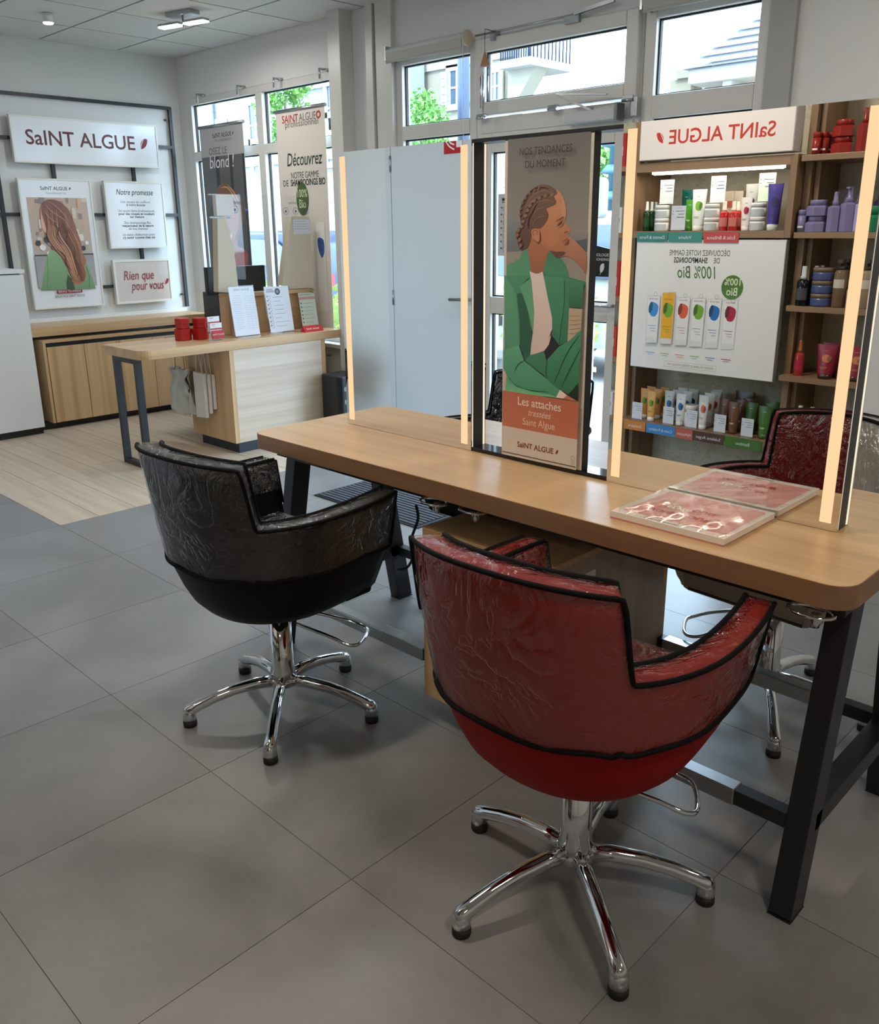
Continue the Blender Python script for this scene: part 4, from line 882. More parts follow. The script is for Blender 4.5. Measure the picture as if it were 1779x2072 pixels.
# clear hygiene screen on the riser with a row of pictograms
gx = RX-.095; gy0, gz1 = dk(416, 392, gx); gy1 = 3.93
t = thing('plexiglass_screen', (gx, (gy0+gy1)/2, rz), 'clear acrylic hygiene screen with a row of blue pictograms', 'screen')
MB().prism(rrect(gy0, gy1, rz+.001, gz1, .03, 4), gx-.002, gx+.002, 0).build('pane', ACRYL, t)
sh = Sheet((gx+.002, 0, 0), (0, 1, 0), (0, 0, 1))
for px, py in ((434, 424), (457, 425), (475, 424), (498, 424), (578, 427), (598, 427), (619, 427), (637, 427)):
    y, z = dk(px, py, gx); sh.ring(y, z, .024, .0025, (40, 44, 70)); sh.poly([(y-.006, z-.010), (y+.006, z-.010), (y+.008, z+.002), (y, z+.008), (y-.008, z)], (70, 90, 160))
sh.done(t, 'pictograms'); sh.mb = MB(); y, z = dk(470, 411, gx); sh.text('ENSEMBLE, PROTÉGEONS-NOUS', y, z-.006, .024, (50, 56, 90), 0, .27); y, z = dk(606, 411, gx); sh.text('LIMITONS LES RISQUES', y, z-.008, .02, (50, 56, 90), 0, .2)
sh.done(t, 'lettering')
# two tapering cardboard dispensers on the riser
def dispenser(pts, label, X):
    ys = [dk(a, b, X) for a, b in pts]; y0 = sum(a for a, b in ys)/len(ys)
    zz = min(b for a, b in ys); ys = [(a, rz+.001+(b-zz)*1.0) for a, b in ys]
    t = thing('leaflet_dispenser', (X-.03, y0, rz+.001), label, 'dispenser')
    MB().prism(ys, X-.06, X, 0).build('cardboard_body', M('beige_card', (206, 194, 172), .7), t, bevel=.001); return t, X
t, X = dispenser([(442, 590), (484, 592), (473, 500), (455, 440), (440, 440)], 'beige tapering cardboard column with a square head on the riser', RX-.012)
y0, z0 = dk(441, 437, X); y1, z1 = dk(473, 394, X); B(X-.05, X-.01, y0, y1, z0, z1).build('head_box', M('white_card', (222, 220, 214), .6), t, bevel=.002)
y0, z0 = dk(436, 508, X+.01); y1, z1 = dk(446, 460, X+.01)
t, X = dispenser([(572, 585), (636, 590), (626, 445), (590, 445)], 'broad beige tapering cardboard stand with a white note on its face', RX-.012)
y0, z0 = dk(594, 474, X+.002); y1, z1 = dk(628, 444, X+.002); nb = B(X+.001, X+.003, y0, y1, z0, z1).build('note', M('white_note', (214, 218, 226), .6), t)
sh = Sheet((X+.003, y0, z0), (0, 1, 0), (0, 0, 1)); sh.lines(.01, y1-y0-.01, z1-z0-.012, 4, .017, (110, 116, 140)); sh.done(nb, 'lettering')
# till monitor and keyboard side
X = -5.52; y0, z1 = dk(414, 541, X); y1 = dk(533, 541, X)[0]; z0 = dk(470, 594, X)[1]
t = thing('till_monitor', (X, (y0+y1)/2, .69), 'black till monitor seen from behind on the reception desk', 'monitor')
B(X-.02, X+.02, y0, y1, z0, z1).build('casing', M('black_plastic', (16, 17, 20), .35), t, bevel=.006); B(X-.025, X-.02, y0+.01, y1-.01, z0+.01, z1-.01).build('display', M('dark_display', (10, 14, 22), .1), t)
MB().box(X-.02, X+.02, (y0+y1)/2-.03, (y0+y1)/2+.03, .712, z0+.03).build('stand', M('black_plastic'), t); B(X-.09, X+.09, (y0+y1)/2-.1, (y0+y1)/2+.1, .70, .712).build('stand_base', M('black_plastic'), t)
tk = thing('till_table', (-5.56, 3.55, 0), 'dark low work surface behind the reception riser', 'table'); B(-5.78, -5.41, 3.1, 3.9, .66, .699).build('work_top', ANTH, tk); 
B(-5.76, -5.43, 3.86, 3.89, 0, .66).build('leg_panel', ANTH, tk); B(-5.76, -5.43, 3.48, 3.51, 0, .66).build('leg_panel', ANTH, tk)
xa = ony(373, 590, 3.86).x; xb = ony(449, 640, 3.86).x; za = ony(400, 590, 3.86).z
t = thing('grey_locker', ((xa+xb)/2, 3.93, 0), 'dark grey metal locker in the corner below the window', 'cabinet')
B(max(xa, -6.5), xb, 3.865, 3.99, .0, za).build('locker_body', ANTH, t, bevel=.002); B(max(xa, -6.5)+.02, xb-.02, 3.855, 3.8645, .05, za-.03).build('locker_door', ANTH, t, bevel=.002)
# carrier bags hanging from the desk
rb = random.Random(4)
def bag(px0, px1, py0, py1, yb, label, n, mat, grp, gather):
    a = ony(px0, py0, yb); b = ony(px1, py1, yb); w = b.x-a.x
    t = thing('carrier_bag', ((a.x+b.x)/2, yb, b.z), label, 'bag', grp)
    rows = []
    for j in range(13):
        v = j/12; z = a.z+(b.z-a.z)*v; row = []
        g = 1-gather*math.exp(-((v-.22)/.14)**2)
        for i in range(33):
            u = i/32*2*PI; xx = (a.x+b.x)/2+math.copysign(abs(math.cos(u))**.7, math.cos(u))*w/2*g; yy = yb+math.copysign(abs(math.sin(u))**.7, math.sin(u))*.032*g
            f = .010*math.sin(i*1.9+j*.35)+.006*math.sin(i*3.3+j*.8)
            row.append((xx+f*.6, yy+f, z+(.01*math.sin(i*1.3) if j in (0, 12) else 0)))
        rows.append(row)
    MB().grid(rows).build('bag_body', mat, t)
    MB().tube([((a.x+b.x)/2-w*.25, yb, a.z), ((a.x+b.x)/2-w*.2, yb, .684), ((a.x+b.x)/2+w*.2, yb, .684), ((a.x+b.x)/2+w*.25, yb, a.z)], .004, 6).build('handle', mat, t); return t
bag(345, 392, 742, 838, 2.98, 'bunched white plastic carrier bag hanging under the desk counter', 1, M('bag_plastic', (206, 206, 198), .35), None, .45)
G = 'paper carrier bags hanging by the desk'
for k in range(3):
    a = ony(396+k*9, 752+k*2, 2.99+.018*k); b = ony(425+k*5, 848-k*8, 2.99+.018*k); y = 2.975+.03*k
    t = thing('paper_bag', ((a.x+b.x)/2, y, b.z), '%s flat white paper carrier bag of the three hanging by the desk' % ('outermost', 'middle', 'innermost')[k], 'bag', G)
    MB().prism([(a.x, b.z), (b.x, b.z+.01), (b.x+.004, a.z), (a.x+.004, a.z+.006)], y-.010, y+.012, 1).build('bag_body', M('bag_paper', (220, 220, 216), .6), t, bevel=.004)
    MB().tube(crom([(a.x+.03, y, a.z), (a.x+.035, y, a.z+.05), ((a.x+b.x)/2, y, .683), (b.x-.035, y, a.z+.05), (b.x-.03, y, a.z)], 4, False), .003, 5).build('handle', M('bag_paper'), t)
# perforated stand by the window
p = onx(686, 757, -4.72); z1 = onx(686, 757, -4.72).z
t = thing('umbrella_stand', (-4.74, 3.80, 0), 'black perforated umbrella stand between the desk and the table', 'umbrella stand')
y0, y1 = onx(669, 790, -4.72).y, onx(669, 790, -4.72).y+.22
mb = MB(); MB().prism([(a, b) for a, b in rrect(-4.84, -4.62, y0, y1, .04, 5)], .012, z1).build('body', M('black_plastic'), t, bevel=.01)
B(-4.85, -4.61, y0-.01, y1+.01, 0, .012).build('base', M('black_plastic'), t)
hm = MB()
for k in range(3):
    for j in range(2): hm.lathe([(.0, 0), (.014, 0)], (0, 0, 0), 10); 
hm = MB()
for k in range(4):
    for j in range(3):
        y, z = y0+.05+j*.06, .1+k*.09+(.04 if j % 2 else 0); hm.add([(-4.6195, y+.010*math.cos(a*PI/5), z+.018*math.sin(a*PI/5)) for a in range(10)], [list(range(10))])
hm.build('hole', M('grey_hole', (120, 122, 124), .3, .4), t)['kind'] = 'stuff'
# ================================================================== HANGING BANNERS
BY = 4.035
def bz(px, py): p = ony(px, py, BY-.004); return (p.x, p.z)
def banner(x0, x1, z0, z1, label, mat):
    t = thing('hanging_banner', ((x0+x1)/2, BY, z0), label, 'banner')
    rows = [[(x0+(x1-x0)*i/8, BY+.012*math.sin(j*.5)*(j/12)**2*.0, z1+(z0-z1)*j/12) for i in range(9)] for j in range(13)]
    B(x0, x1, BY-.0015, BY+.0015, z0, z1).build('cloth', mat, t)
    MB().tube([(x0-.012, BY, z1), (x1+.012, BY, z1)], .013, 10).build('top_rail', STEEL, t)
    MB().tube([(x0-.006, BY, z0), (x1+.006, BY, z0)], .011, 10).build('bottom_rail', STEEL, t)
    for x in (x0+.02, x1-.02):
        MB().tube([(x, BY, z1+.012), (x, BY, 2.43)], .0012, 4).build('wire', STEEL, t)
        MB().tube([(x, YW, 2.462), (x, BY-.012, 2.462), (x, BY-.012, 2.40)], .009, 8).lathe([(.0, -.01), (.02, -.006), (.02, .006), (0, .01)], (x, YW-.012, 2.462), 10).build('hook', STEEL, t)
    return t, Sheet((0, BY-.0016, 0), (1, 0, 0), (0, 0, 1), .0005)
x0, x1 = bz(402, 252)[0], bz(489, 240)[0]
t, sh = banner(x0, x1, .72, 2.215, 'hanging banner of a smiling blonde woman below grey lettering', M('grey_banner', (176, 176, 174), .6))
mx = (x0+x1)/2
logo(sh, mx+.03, bz(446, 277)[1], .30, (50, 34, 34)); sh.text('Naturellement moi', mx+.03, bz(446, 286)[1], .034, (130, 130, 130), 0, .24)
zs = bz(450, 315)[1]; sh.text('OSEZ LE', mx-.06, bz(432, 313)[1], .075, (88, 88, 88), 0, .26)
e1 = lambda P: [bz(400+a/5.93, 370+b/5.93) for a, b in P]; e2 = lambda P: [bz(400+a/8.63, 180+b/8.63) for a, b in P]
zs = bz(450, 315)[1]
sh.rect(x0+.004, x1-.004, .74, zs, (70, 70, 72), (92, 90, 88)); sh.rect(x0+.20, x0+.25, .9, zs, (36, 36, 38)); sh.rect(x0+.40, x0+.44, .9, zs, (40, 38, 38)); sh.rect(x1-.03, x1-.004, .74, zs, (30, 30, 32))
sh.text('blond !', mx-.02, bz(440, 340)[1], .135, (232, 232, 230), .0, .34, .15)
sh.poly(e1([(230, 80), (300, 10), (360, 20), (430, 80), (500, 150), (540, 300), (540, 480), (500, 620), (460, 780), (330, 740), (280, 300)]), (170, 116, 74), (120, 72, 44), 1, 3)
sh.poly(e1([(330, 300), (430, 280), (480, 380), (490, 520), (450, 640), (410, 720), (370, 680), (330, 500)]), (206, 150, 118), (196, 142, 112), 1, 3)
sh.poly(e1([(390, 690), (450, 650), (480, 760), (560, 800), (600, 860), (600, 1010), (420, 1010)]), (198, 138, 110), (190, 132, 104)); sh.poly(e1([(440, 860), (520, 800), (580, 820), (605, 860), (600, 1020), (470, 1020)]), (178, 78, 74))
for q in ([(430, 260), (480, 340), (500, 500)], [(360, 30), (440, 120), (500, 240)], [(280, 60), (360, 60), (450, 200), (520, 420)]): sh.line(e1(q), .012, (206, 160, 110), 1, 5, True)
sh.line(e1([(340, 430), (370, 415), (395, 430)]), .012, (60, 40, 36), 1, 3, True); sh.line(e1([(330, 395), (370, 380), (405, 395)]), .008, (110, 70, 48), 1, 3, True); sh.line(e1([(360, 560), (380, 590), (400, 570)]), .006, (150, 96, 78), 1, 3)
sh.poly(e1([(370, 640), (400, 625), (415, 590), (410, 660), (385, 680)]), (236, 220, 212)); sh.done(t)
x0, x1 = bz(556, 218)[0], bz(655, 208)[0]
t, sh = banner(x0, x1, .70, 2.24, 'hanging white banner about organic shampoos with a round green seal', M('cream_banner', (222, 214, 204), .6))
mx = (x0+x1)/2
sh.text('SAINT', mx-.11, bz(600, 246)[1], .072, (176, 44, 36), .012, .19); sh.text('ALGUE', mx+.09, bz(600, 246)[1], .072, (96, 84, 80), 0, .19); sh.ring(mx+.215, bz(600, 238)[1], .026, .012, (176, 44, 36)); sh.text('professionnel', mx+.02, bz(600, 256)[1], .062, (110, 100, 96), 0, .38)
sh.text('Découvrez', mx+.03, bz(600, 335)[1], .125, (38, 58, 42), .006, .40, .2); sh.text('NOTRE GAMME', mx+.03, bz(600, 361)[1], .062, (70, 84, 74), 0, .32); sh.text('DE', mx-.20, bz(600, 376)[1], .062, (70, 84, 74), 0, .06); sh.text('SHAMPOOINGS BIO', mx+.06, bz(600, 376)[1], .062, (40, 54, 44), .02, .40)
c = bz(612, 403); sh.disc(c[0], c[1], .073, (70, 96, 44), .115); sh.text('100%', c[0], c[1]+.015, .075, (206, 220, 170), .01, .115); sh.text('Bio', c[0], c[1]-.06, .085, (206, 220, 170), .01, .08)
for px, rgb in ((590, (40, 104, 160)), (607, (140, 34, 34)), (618, (110, 150, 40)), (650, (50, 90, 160))):
    a, b = bz(px, 500 if px != 607 else 514); sh.rect(a-.05, a+.05, .86, b+.17, (232, 228, 222)); sh.poly([(a-.035, b+.06), (a+.03, b+.05), (a+.035, b-.03), (a+.005, b-.075), (a-.03, b-.02)], rgb, None, 1, 3)
sh.done(t)
# ================================================================== REAR: DOOR AND PRODUCT DISPLAY (seen in the mirrors)
d2 = sroot('door_2', (-3.685, 0, 0))
DOORP = M('door_paint', (206, 210, 212), .45)
B(-4.055, -3.315, .002, .03, .005, 2.04).build('door_leaf', DOORP, d2, bevel=.002)
MB().box(-4.10, -4.058, 0, .034, 0, 2.085).box(-3.312, -3.27, 0, .034, 0, 2.085).box(-4.058, -3.312, 0, .034, 2.043, 2.085).build('door_frame', DOORP, d2, bevel=.003)
for z in (.25, 1.02, 1.80): MB().tube([(-4.056, .034, z-.045), (-4.056, .034, z+.045)], .007, 8).build('hinge', STEEL, d2)
MB().tube([(-3.40, .03, 1.04), (-3.40, .075, 1.04), (-3.40, .078, 1.04), (-3.535, .078, 1.035)], .009, 8).lathe([(.024, -.004), (.024, .004)], (-3.40, .032, 1.04), 14).build('door_handle', STEEL, d2)
b2 = dup(blk, (0, 0, 0), 0, 'black tub salon chair in a clear plastic cover, parked beside the plain grey door'); set_chair(b2, -4.47, .45, 200, 40)
p = dis(925, 298, .032)
t = tag(B(p.x-.10, p.x+.04, .0305, .033, p.z-.03, p.z+.14).build('safety_sign', M('sign_red', (180, 24, 36), .4)), 'red and white safety sign at the top of the plain door', 'sign')
sh = Sheet((p.x+.04, .033, p.z-.03), (-1, 0, 0), (0, 0, 1)); sh.rect(0, .045, .03, .17, (235, 235, 235)); sh.line([(.06, .02), (.1, .04), (.135, .08)], .008, (235, 235, 235), 1, 4); sh.line([(.06, .045), (.095, .06), (.12, .1)], .008, (235, 235, 235), 1, 4); sh.disc(.09, .12, .02, (235, 235, 235)); sh.done(t)
# ---- shelving
FX = lambda a, b: (a+b)/2
PATT = M('wall_floral', (206, 196, 170), .7); n_, l_, p_ = nt(PATT)
f_ = noise(n_, l_, coords(n_, l_, (1, 1, 1)), 6, 3, .5, 2.2); l_.new(ramp(n_, l_, f_, ((.46, lin((206, 198, 176))), (.5, lin((186, 180, 154))), (.54, lin((206, 198, 176))))), p_.inputs['Base Color'])
t = thing('product_display', (-1.95, -.16, 0), 'tall brown oak product display with a lit niche and side shelves', 'shelf')
B(-2.965, -.97, -.319, -.305, 0, 2.3).build('back_panel', PATT, t)
for x in (-2.955, -2.43, -1.60, -1.0):
    B(x, x+.03, -.304, -.06, 0, 2.3).build('upright', dwoodZ, t, bevel=.001); B(x+.033, x+.055, -.304, -.09, 0, 2.3).build('upright', dwoodZ, t, bevel=.001)
SZ = (1.706, 1.401, 1.098, .796, .490, .19)
for z in SZ:
    B(-1.594, -1.003, -.303, 0.0, z-.024, z).build('shelf_board', dwoodX, t, bevel=.001); B(-2.95, -2.436, -.303, 0.0, z-.024, z).build('shelf_board', dwoodX, t, bevel=.001)
for x0, x1, z0, z1 in ((-2.40, -2.368, 1.378, 1.712), (-1.632, -1.603, 1.378, 1.712)): B(x0, x1, -.302, .012, z0, z1).build('niche_side', dwoodZ, t, bevel=.001)
B(-2.368, -1.632, -.302, .012, 1.672, 1.712).build('niche_top', dwoodX, t, bevel=.001); B(-2.368, -1.632, -.302, .012, 1.378, 1.408).build('niche_floor', dwoodX, t, bevel=.001)
B(-2.30, -1.67, -.03, -.012, 1.6625, 1.6715).build('led_strip', emit('led_white', (255, 246, 228), 6), t)
ld = bpy.data.lights.new('niche_light', 'AREA'); ld.shape = 'RECTANGLE'; ld.size = .62; ld.size_y = .015; ld.energy = .45; ld.color = (1, .92, .78)
lo = bpy.data.objects.new('niche_light', ld); COL.objects.link(lo); lo.parent = t; lo.location = Vector((-1.985, -.022, 1.66))-Vector(t['_base'])
LZ = .487
B(-2.40, -1.605, -.302, -.012, LZ-.03, LZ).build('shelf_board', dwoodX, t, bevel=.001)
# sign box and poster
t = thing('display_sign', (-1.985, .0, 1.722), 'white light box with red shop lettering above the lit niche', 'sign')
B(-2.350, -1.622, -.06, .026, 1.722, 1.902).build('light_box', WHITE, t, bevel=.003); B(-2.347, -1.625, .0265, .0285, 1.725, 1.899).build('face', M('sign_face', (236, 228, 222), .4), t)
sh = Sheet((-1.625, .0285, 1.725), (-1, 0, 0), (0, 0, 1)); logo(sh, .722*.495, .062, .56, (196, 52, 38)); sh.done(t, 'lettering')
t = thing('shampoo_poster', (-1.981, .0, .762), 'white poster board of six shampoo tubes under the lit niche', 'poster')
B(-2.348, -1.614, -.02, .010, .762, 1.372).build('board', M('silver_edge', (170, 172, 174), .3, .6), t, bevel=.002); B(-2.345, -1.617, .0105, .012, .765, 1.369).build('paper', PAPER, t)
sh = Sheet((-1.617, .012, .765), (-1, 0, 0), (0, 0, 1)); pw = .728
INK = (58, 62, 56)
sh.text('DÉCOUVREZ NOTRE GAMME', .40, .535, .036, INK, 0, .30); sh.text('DE', .31, .503, .034, INK, 0, .028); sh.text('SHAMPOOINGS', .44, .503, .034, (30, 34, 30), .02, .17)
sh.text('100% Bio', .405, .435, .078, (74, 112, 44), .004, .19, .15); sh.disc(.225, .40, .052, (80, 122, 44), .054); sh.text('100%', .225, .41, .042, (226, 236, 200), .01, .075); sh.text('Bio', .225, .365, .05, (226, 236, 200), .01, .052)
for i, (rgb, fill) in enumerate((((176, 24, 54), None), ((30, 110, 190), None), ((120, 176, 40), None), ((230, 98, 56), None), ((120, 176, 40), (242, 180, 40)), ((70, 150, 222), None))):
    u = .225+i*.078; big = .02 if fill else 0; c = fill or (238, 238, 238)
    sh.poly([(u-.033, .125), (u+.030, .120), (u+.034, .345+big), (u-.036, .35+big)], (206, 206, 206)); sh.poly([(u-.030, .128), (u+.028, .123), (u+.032, .342+big), (u-.033, .347+big)], c); sh.rect(u-.029, u+.027, .126, .15, (228, 228, 228))
    sh.poly([(u-.026, .305), (u+.012, .318), (u+.020, .29), (u+.012, .255), (u-.012, .25), (u-.026, .27)], rgb, None, 1, 3); sh.poly([(u+.004, .318), (u+.022, .30), (u+.020, .265), (u+.004, .28)], tuple(int(v*.6) for v in rgb), None, 1, 3)
    sh.text('SAINT ALGUE', u, .33, .009, (170, 60, 50), 0, .045); sh.rect(u-.02, u+.022, .205, .207, tuple(int(v*.9) for v in rgb)); sh.rect(u-.02, u+.012, .192, .194, rgb); sh.rect(u-.02, u+.004, .18, .182, (150, 150, 150)); sh.ring(u-.01, .355 if i else .34, .010, .0015, (150, 180, 110))
    sh.rect(u-.024, u+.024, .076, .079, rgb); sh.rect(u-.014, u+.014, .067, .069, rgb)
sh.text('EXISTENT EN 200ML ET FORMAT VOYAGE 70ML', .40, .026, .013, (140, 132, 110), 0, .24)
for a, b, c, d in ((.265, .535, .017, .0185), (.265, .535, .043, .0445), (.265, .2665, .017, .0445), (.5335, .535, .017, .0445)): sh.rect(a, b, c, d, (200, 194, 170))
sh.done(t)
# coloured shelf-edge labels
def edge_label(px0, px1, z0, z1, rgb, text, y, label):
    x0, x1 = dis(px0, 860 if z0 < 1 else 480, y).x, dis(px1, 860 if z0 < 1 else 480, y).x
    t = tag(B(x0, x1, y-.003, y, z0, z1).build('shelf_label', M('label_%d_%d_%d' % rgb, rgb, .45)), label, 'label')
    sh = Sheet((x1, y, z0), (-1, 0, 0), (0, 0, 1)); sh.text(text, (x1-x0)/2, (z1-z0)*.32, .021, (226, 230, 230), 0, min(.8*(x1-x0), .011*len(text))); sh.done(t, 'lettering')
edge_label(1289, 1351, 1.360, 1.403, (56, 134, 124), 'Densité & Force', .016, 'teal shelf label reading Densité & Force'); edge_label(1353, 1421, 1.360, 1.403, (62, 142, 132), 'Volume', .016, 'teal shelf label reading Volume'); edge_label(1424, 1495, 1.358, 1.403, (198, 72, 76), 'Éclat & Brillance', .016, 'red shelf label reading Éclat & Brillance')
for a, b, c, s, lb in ((1263, 1306, (206, 130, 60), 'Solaire', 'orange shelf label reading Solaire'), (1308, 1367, (66, 136, 204), 'Coton & Protéines', 'blue shelf label under the blue-leaf tubes'), (1368, 1403, (190, 100, 76), 'Hydratation', 'coral shelf label reading Hydratation'), (1404, 1467, (84, 56, 46), 'Sublime Argan', 'brown shelf label reading Sublime Argan'), (1469, 1545, (68, 116, 44), 'Bambou', 'green shelf label under the green tubes')):
    edge_label(a, b, LZ-.052, LZ-.004, c, s, -.008, lb)
# ---- products
def gloss(rgb, rough=.28): return M('gloss_%d_%d_%d' % rgb, rgb, rough)
def p_tube(h, w, rgb, cap=(236, 236, 234), leaf=None, lab='', grp=None, r2=None):
    t = thing('product_tube', (0, 0, 0), lab, 'tube', grp); rows = []; ch = h*.14
    for j in range(9):
        f = j/8; z = ch+(h-ch)*f; a = w*(.36+.14*f); b = max(.0012, w*.34*(1-f)**.75)
        rows.append([(a*math.cos(k*PI/10), b*math.sin(k*PI/10), z) for k in range(20)])
    mb = MB(); mb.grid(rows, True, True); mb.add(rows[-1], [list(range(20))]); mb.build('tube_body', gloss(rgb), t)
    MB().lathe([(w*.30, 0), (w*.33, .003), (w*.34, ch)], seg=16).build('cap', gloss(cap), t)
    sh = Sheet((0, 0, 0), (-1, 0, 0), (0, 0, 1))
    def on(v): f = max(0, (v-ch)/(h-ch)); return max(.0012, w*.34*(1-f)**.75)+.0006
    pts = []
    if leaf:
        L = [(-.30, .66), (-.05, .72), (.12, .68), (.14, .58), (.02, .50), (-.18, .50), (-.28, .56)]
        sh.mb.add([(-(u*w), on(v*h), v*h) for u, v in crom(L, 3)], [list(range(21))], False, lin(leaf))
        L = [(-.30, .66), (-.18, .69), (-.10, .60), (-.18, .52), (-.28, .56)]
        sh.mb.add([(-(u*w), on(v*h)+.0004, v*h) for u, v in crom(L, 3)], [list(range(15))], False, tuple(c*.35 for c in lin(leaf)))
    c = lin(leaf or (225, 220, 215))
    for v, a in ((.34, .2), (.31, .14), (.82, .12)): sh.mb.add([(-a*w, on(v*h), v*h), (a*w, on(v*h), v*h), (a*w, on(v*h+.002), v*h+.002), (-a*w, on(v*h+.002), v*h+.002)], [(0, 1, 2, 3)], False, c)
    sh.done(t, 'label_print'); return t
def label_band(t, r, z0, z1, rgb, a=1.2):
    MB().grid([[((r+.0005)*math.sin(u*a/4), (r+.0005)*math.cos(u*a/4), z) for u in range(-4, 5)] for z in (z0, z1)]).build('label_print', gloss(rgb, .5), t)
def p_jar(r, h, rgb, lid, lab, grp=None, band=None):
    t = thing('product_jar', (0, 0, 0), lab, 'jar', grp)
    MB().lathe([(r*.93, 0), (r, .004), (r, h*.68)], seg=22).build('jar_body', gloss(rgb), t); MB().lathe([(r*1.02, h*.68), (r*1.02, h-.003), (r*.97, h)], seg=22).build('lid', gloss(lid), t)
    if band: label_band(t, r, h*.12, h*.55, band)
    return t
def p_hexjar(r, h, rgb, lab, grp=None):
    t = thing('product_jar', (0, 0, 0), lab, 'jar', grp)
    MB().lathe([(r, 0), (r, h*.55), (r*.78, h*.66)], seg=6, smooth=False, rot=PI/6).build('jar_body', gloss(rgb), t, bevel=.002); MB().lathe([(r*.74, h*.66), (r*.74, h-.002), (r*.70, h)], seg=22).build('lid', gloss(rgb), t)
    sh = Sheet((r*.45, r*.866, 0), (-1, 0, 0), (0, 0, 1)); sh.rect(r*.25, r*.6, h*.3, h*.36, (240, 240, 240)); sh.rect(r*.15, r*.65, h*.2, h*.22, (90, 70, 90)); sh.done(t, 'label_print'); return t
def p_hexbottle(w, h, rgb, lab, pump=False, grp=None):
    t = thing('product_bottle', (0, 0, 0), lab, 'bottle', grp); r = w/2
    MB().lathe([(r, 0), (r, h*.62), (r*.55, h*.66)], seg=6, smooth=False, rot=PI/6).build('bottle_body', gloss(rgb), t, bevel=.002)
    mb = MB().lathe([(r*.45, h*.66), (r*.45, h*.76), (r*.36, h*.78), (r*.30, h*.97), (r*.28, h)], seg=14)
    if pump: mb.box(-r*.2, r*.2, -.002, r*1.0, h*.96, h*1.0)
    mb.build('cap', gloss(rgb), t)
    sh = Sheet((r*.45, r*.866, 0), (-1, 0, 0), (0, 0, 1)); sh.rect(r*.25, r*.65, h*.36, h*.385, (236, 240, 244)); sh.rect(r*.2, r*.7, h*.5, h*.515, (90, 80, 110)); sh.rect(r*.2, r*.6, h*.46, h*.47, (90, 80, 110)); sh.rect(r*.25, r*.65, h*.2, h*.21, (120, 110, 140)); sh.done(t, 'label_print'); return t
def p_spray(r, h, rgb, cap, lab, grp=None, band=None):
    t = thing('product_bottle', (0, 0, 0), lab, 'bottle', grp)
    MB().lathe([(r*.95, 0), (r, .003), (r, h*.60), (r*.8, h*.65), (r*.5, h*.67)], seg=18).build('bottle_body', gloss(rgb, .12), t)
    MB().lathe([(r*.55, h*.67), (r*.55, h*.74), (r*.42, h*.76), (r*.40, h*.98), (r*.34, h)], seg=14).build('cap', gloss(cap, .25), t)
    if band: label_band(t, r, h*.15, h*.45, band)
    return t
def p_can(r, h, rgb, lab, grp=None):
    t = thing('product_can', (0, 0, 0), lab, 'can', grp)
    MB().lathe([(r, 0), (r, h*.74)], seg=18).build('can_body', gloss(rgb), t); MB().lathe([(r*.98, h*.745), (r*.98, h-.004), (r*.9, h)], seg=18).build('cap', gloss(rgb), t); label_band(t, r, h*.2, h*.28, (238, 236, 236), .7); return t
def p_card(w, h, lab, grp=None, tint=(216, 222, 232)):
    t = thing('price_card', (0, 0, 0), lab, 'card', grp)
    B(-w/2-.002, w/2+.002, -.008, .028, 0, .004).tube([(-w/2-.002, .024, .007), (w/2+.002, .024, .007)], .0035, 8).build('clear_foot', ACRYL, t)
    B(-w/2, w/2, .0, .0025, .0045, h).build('card', M('card_%d_%d_%d' % tint, tint, .5), t)
    sh = Sheet((w/2, .0025, 0), (-1, 0, 0), (0, 0, 1)); sh.rect(w*.25, w*.75, h*.90, h*.915, (150, 150, 160)); sh.rect(w*.08, w*.7, h*.78, h*.80, (80, 84, 100)); sh.rect(w*.84, w*.94, h*.78, h*.80, (80, 84, 100)); sh.rect(w*.1, w*.5, h*.66, h*.68, (90, 94, 110)); sh.rect(w*.84, w*.94, h*.66, h*.68, (90, 94, 110)); sh.rect(w*.08, w*.6, h*.54, h*.56, (90, 94, 110)); sh.done(t, 'lettering'); return t
USED = set()
def put(proto, x, y, z, rz=0., label=None, group=None):
    if proto.name not in USED: USED.add(proto.name); o = proto; o.location = (x, y, z); o.rotation_euler.z = rz; o['label'] = label or o['label']
    else: o = dup(proto, (x, y, z), rz, label)
    if group: o['group'] = group
    return o
def nx(cx, y, row=0): return dis(1270+cx/4.808, 466, y).x       # niche crop column -> x
def rx6(cx, y): return dis(1560+cx/6.909, 300 if cx else 300, y).x
Z = 1.4085
G = 'small green spray bottles in the niche'
q = p_spray(.0165, .135, (18, 56, 24), (226, 232, 226), 'small dark green spray bottle with a pale cap in the niche', G, (30, 80, 36))
for cx, y in ((180, -.03), (225, -.085), (262, -.14)): put(q, nx(cx, y), y, Z)
G = 'white jars stacked in pairs in the niche'
q = p_jar(.033, .058, (226, 228, 228), (234, 234, 232), 'white jar stacked in a pair behind the niche labels', G, (190, 200, 204))
for cx, w_ in ((328, 'under the handwritten card'), (810, 'beside the red sprays'), (1255, 'beside the purple tube')):
    for k in range(2): put(q, nx(cx, -.05), -.05, Z+k*.0585, 0, '%s white jar of the pair %s' % (('lower', 'upper')[k], w_))
q = p_card(.072, .112, 'handwritten white price card standing on the jars above the Densité label', None, (226, 230, 230)); put(q, nx(362, -.05), -.05, Z+.1175)
q = p_card(.072, .118, 'white price card standing on the jars above the Éclat label', None, (222, 226, 232)); put(q, nx(852, -.05), -.05, Z+.1175)
q = p_card(.074, .120, 'pale green price card standing on the jars beside the purple tube', None, (214, 228, 206)); put(q, nx(1318, -.05), -.05, Z+.1175)
q = p_card(.072, .112, 'white price card on the niche floor between jars and green tube'); put(q, nx(488, -.015), -.015, Z)
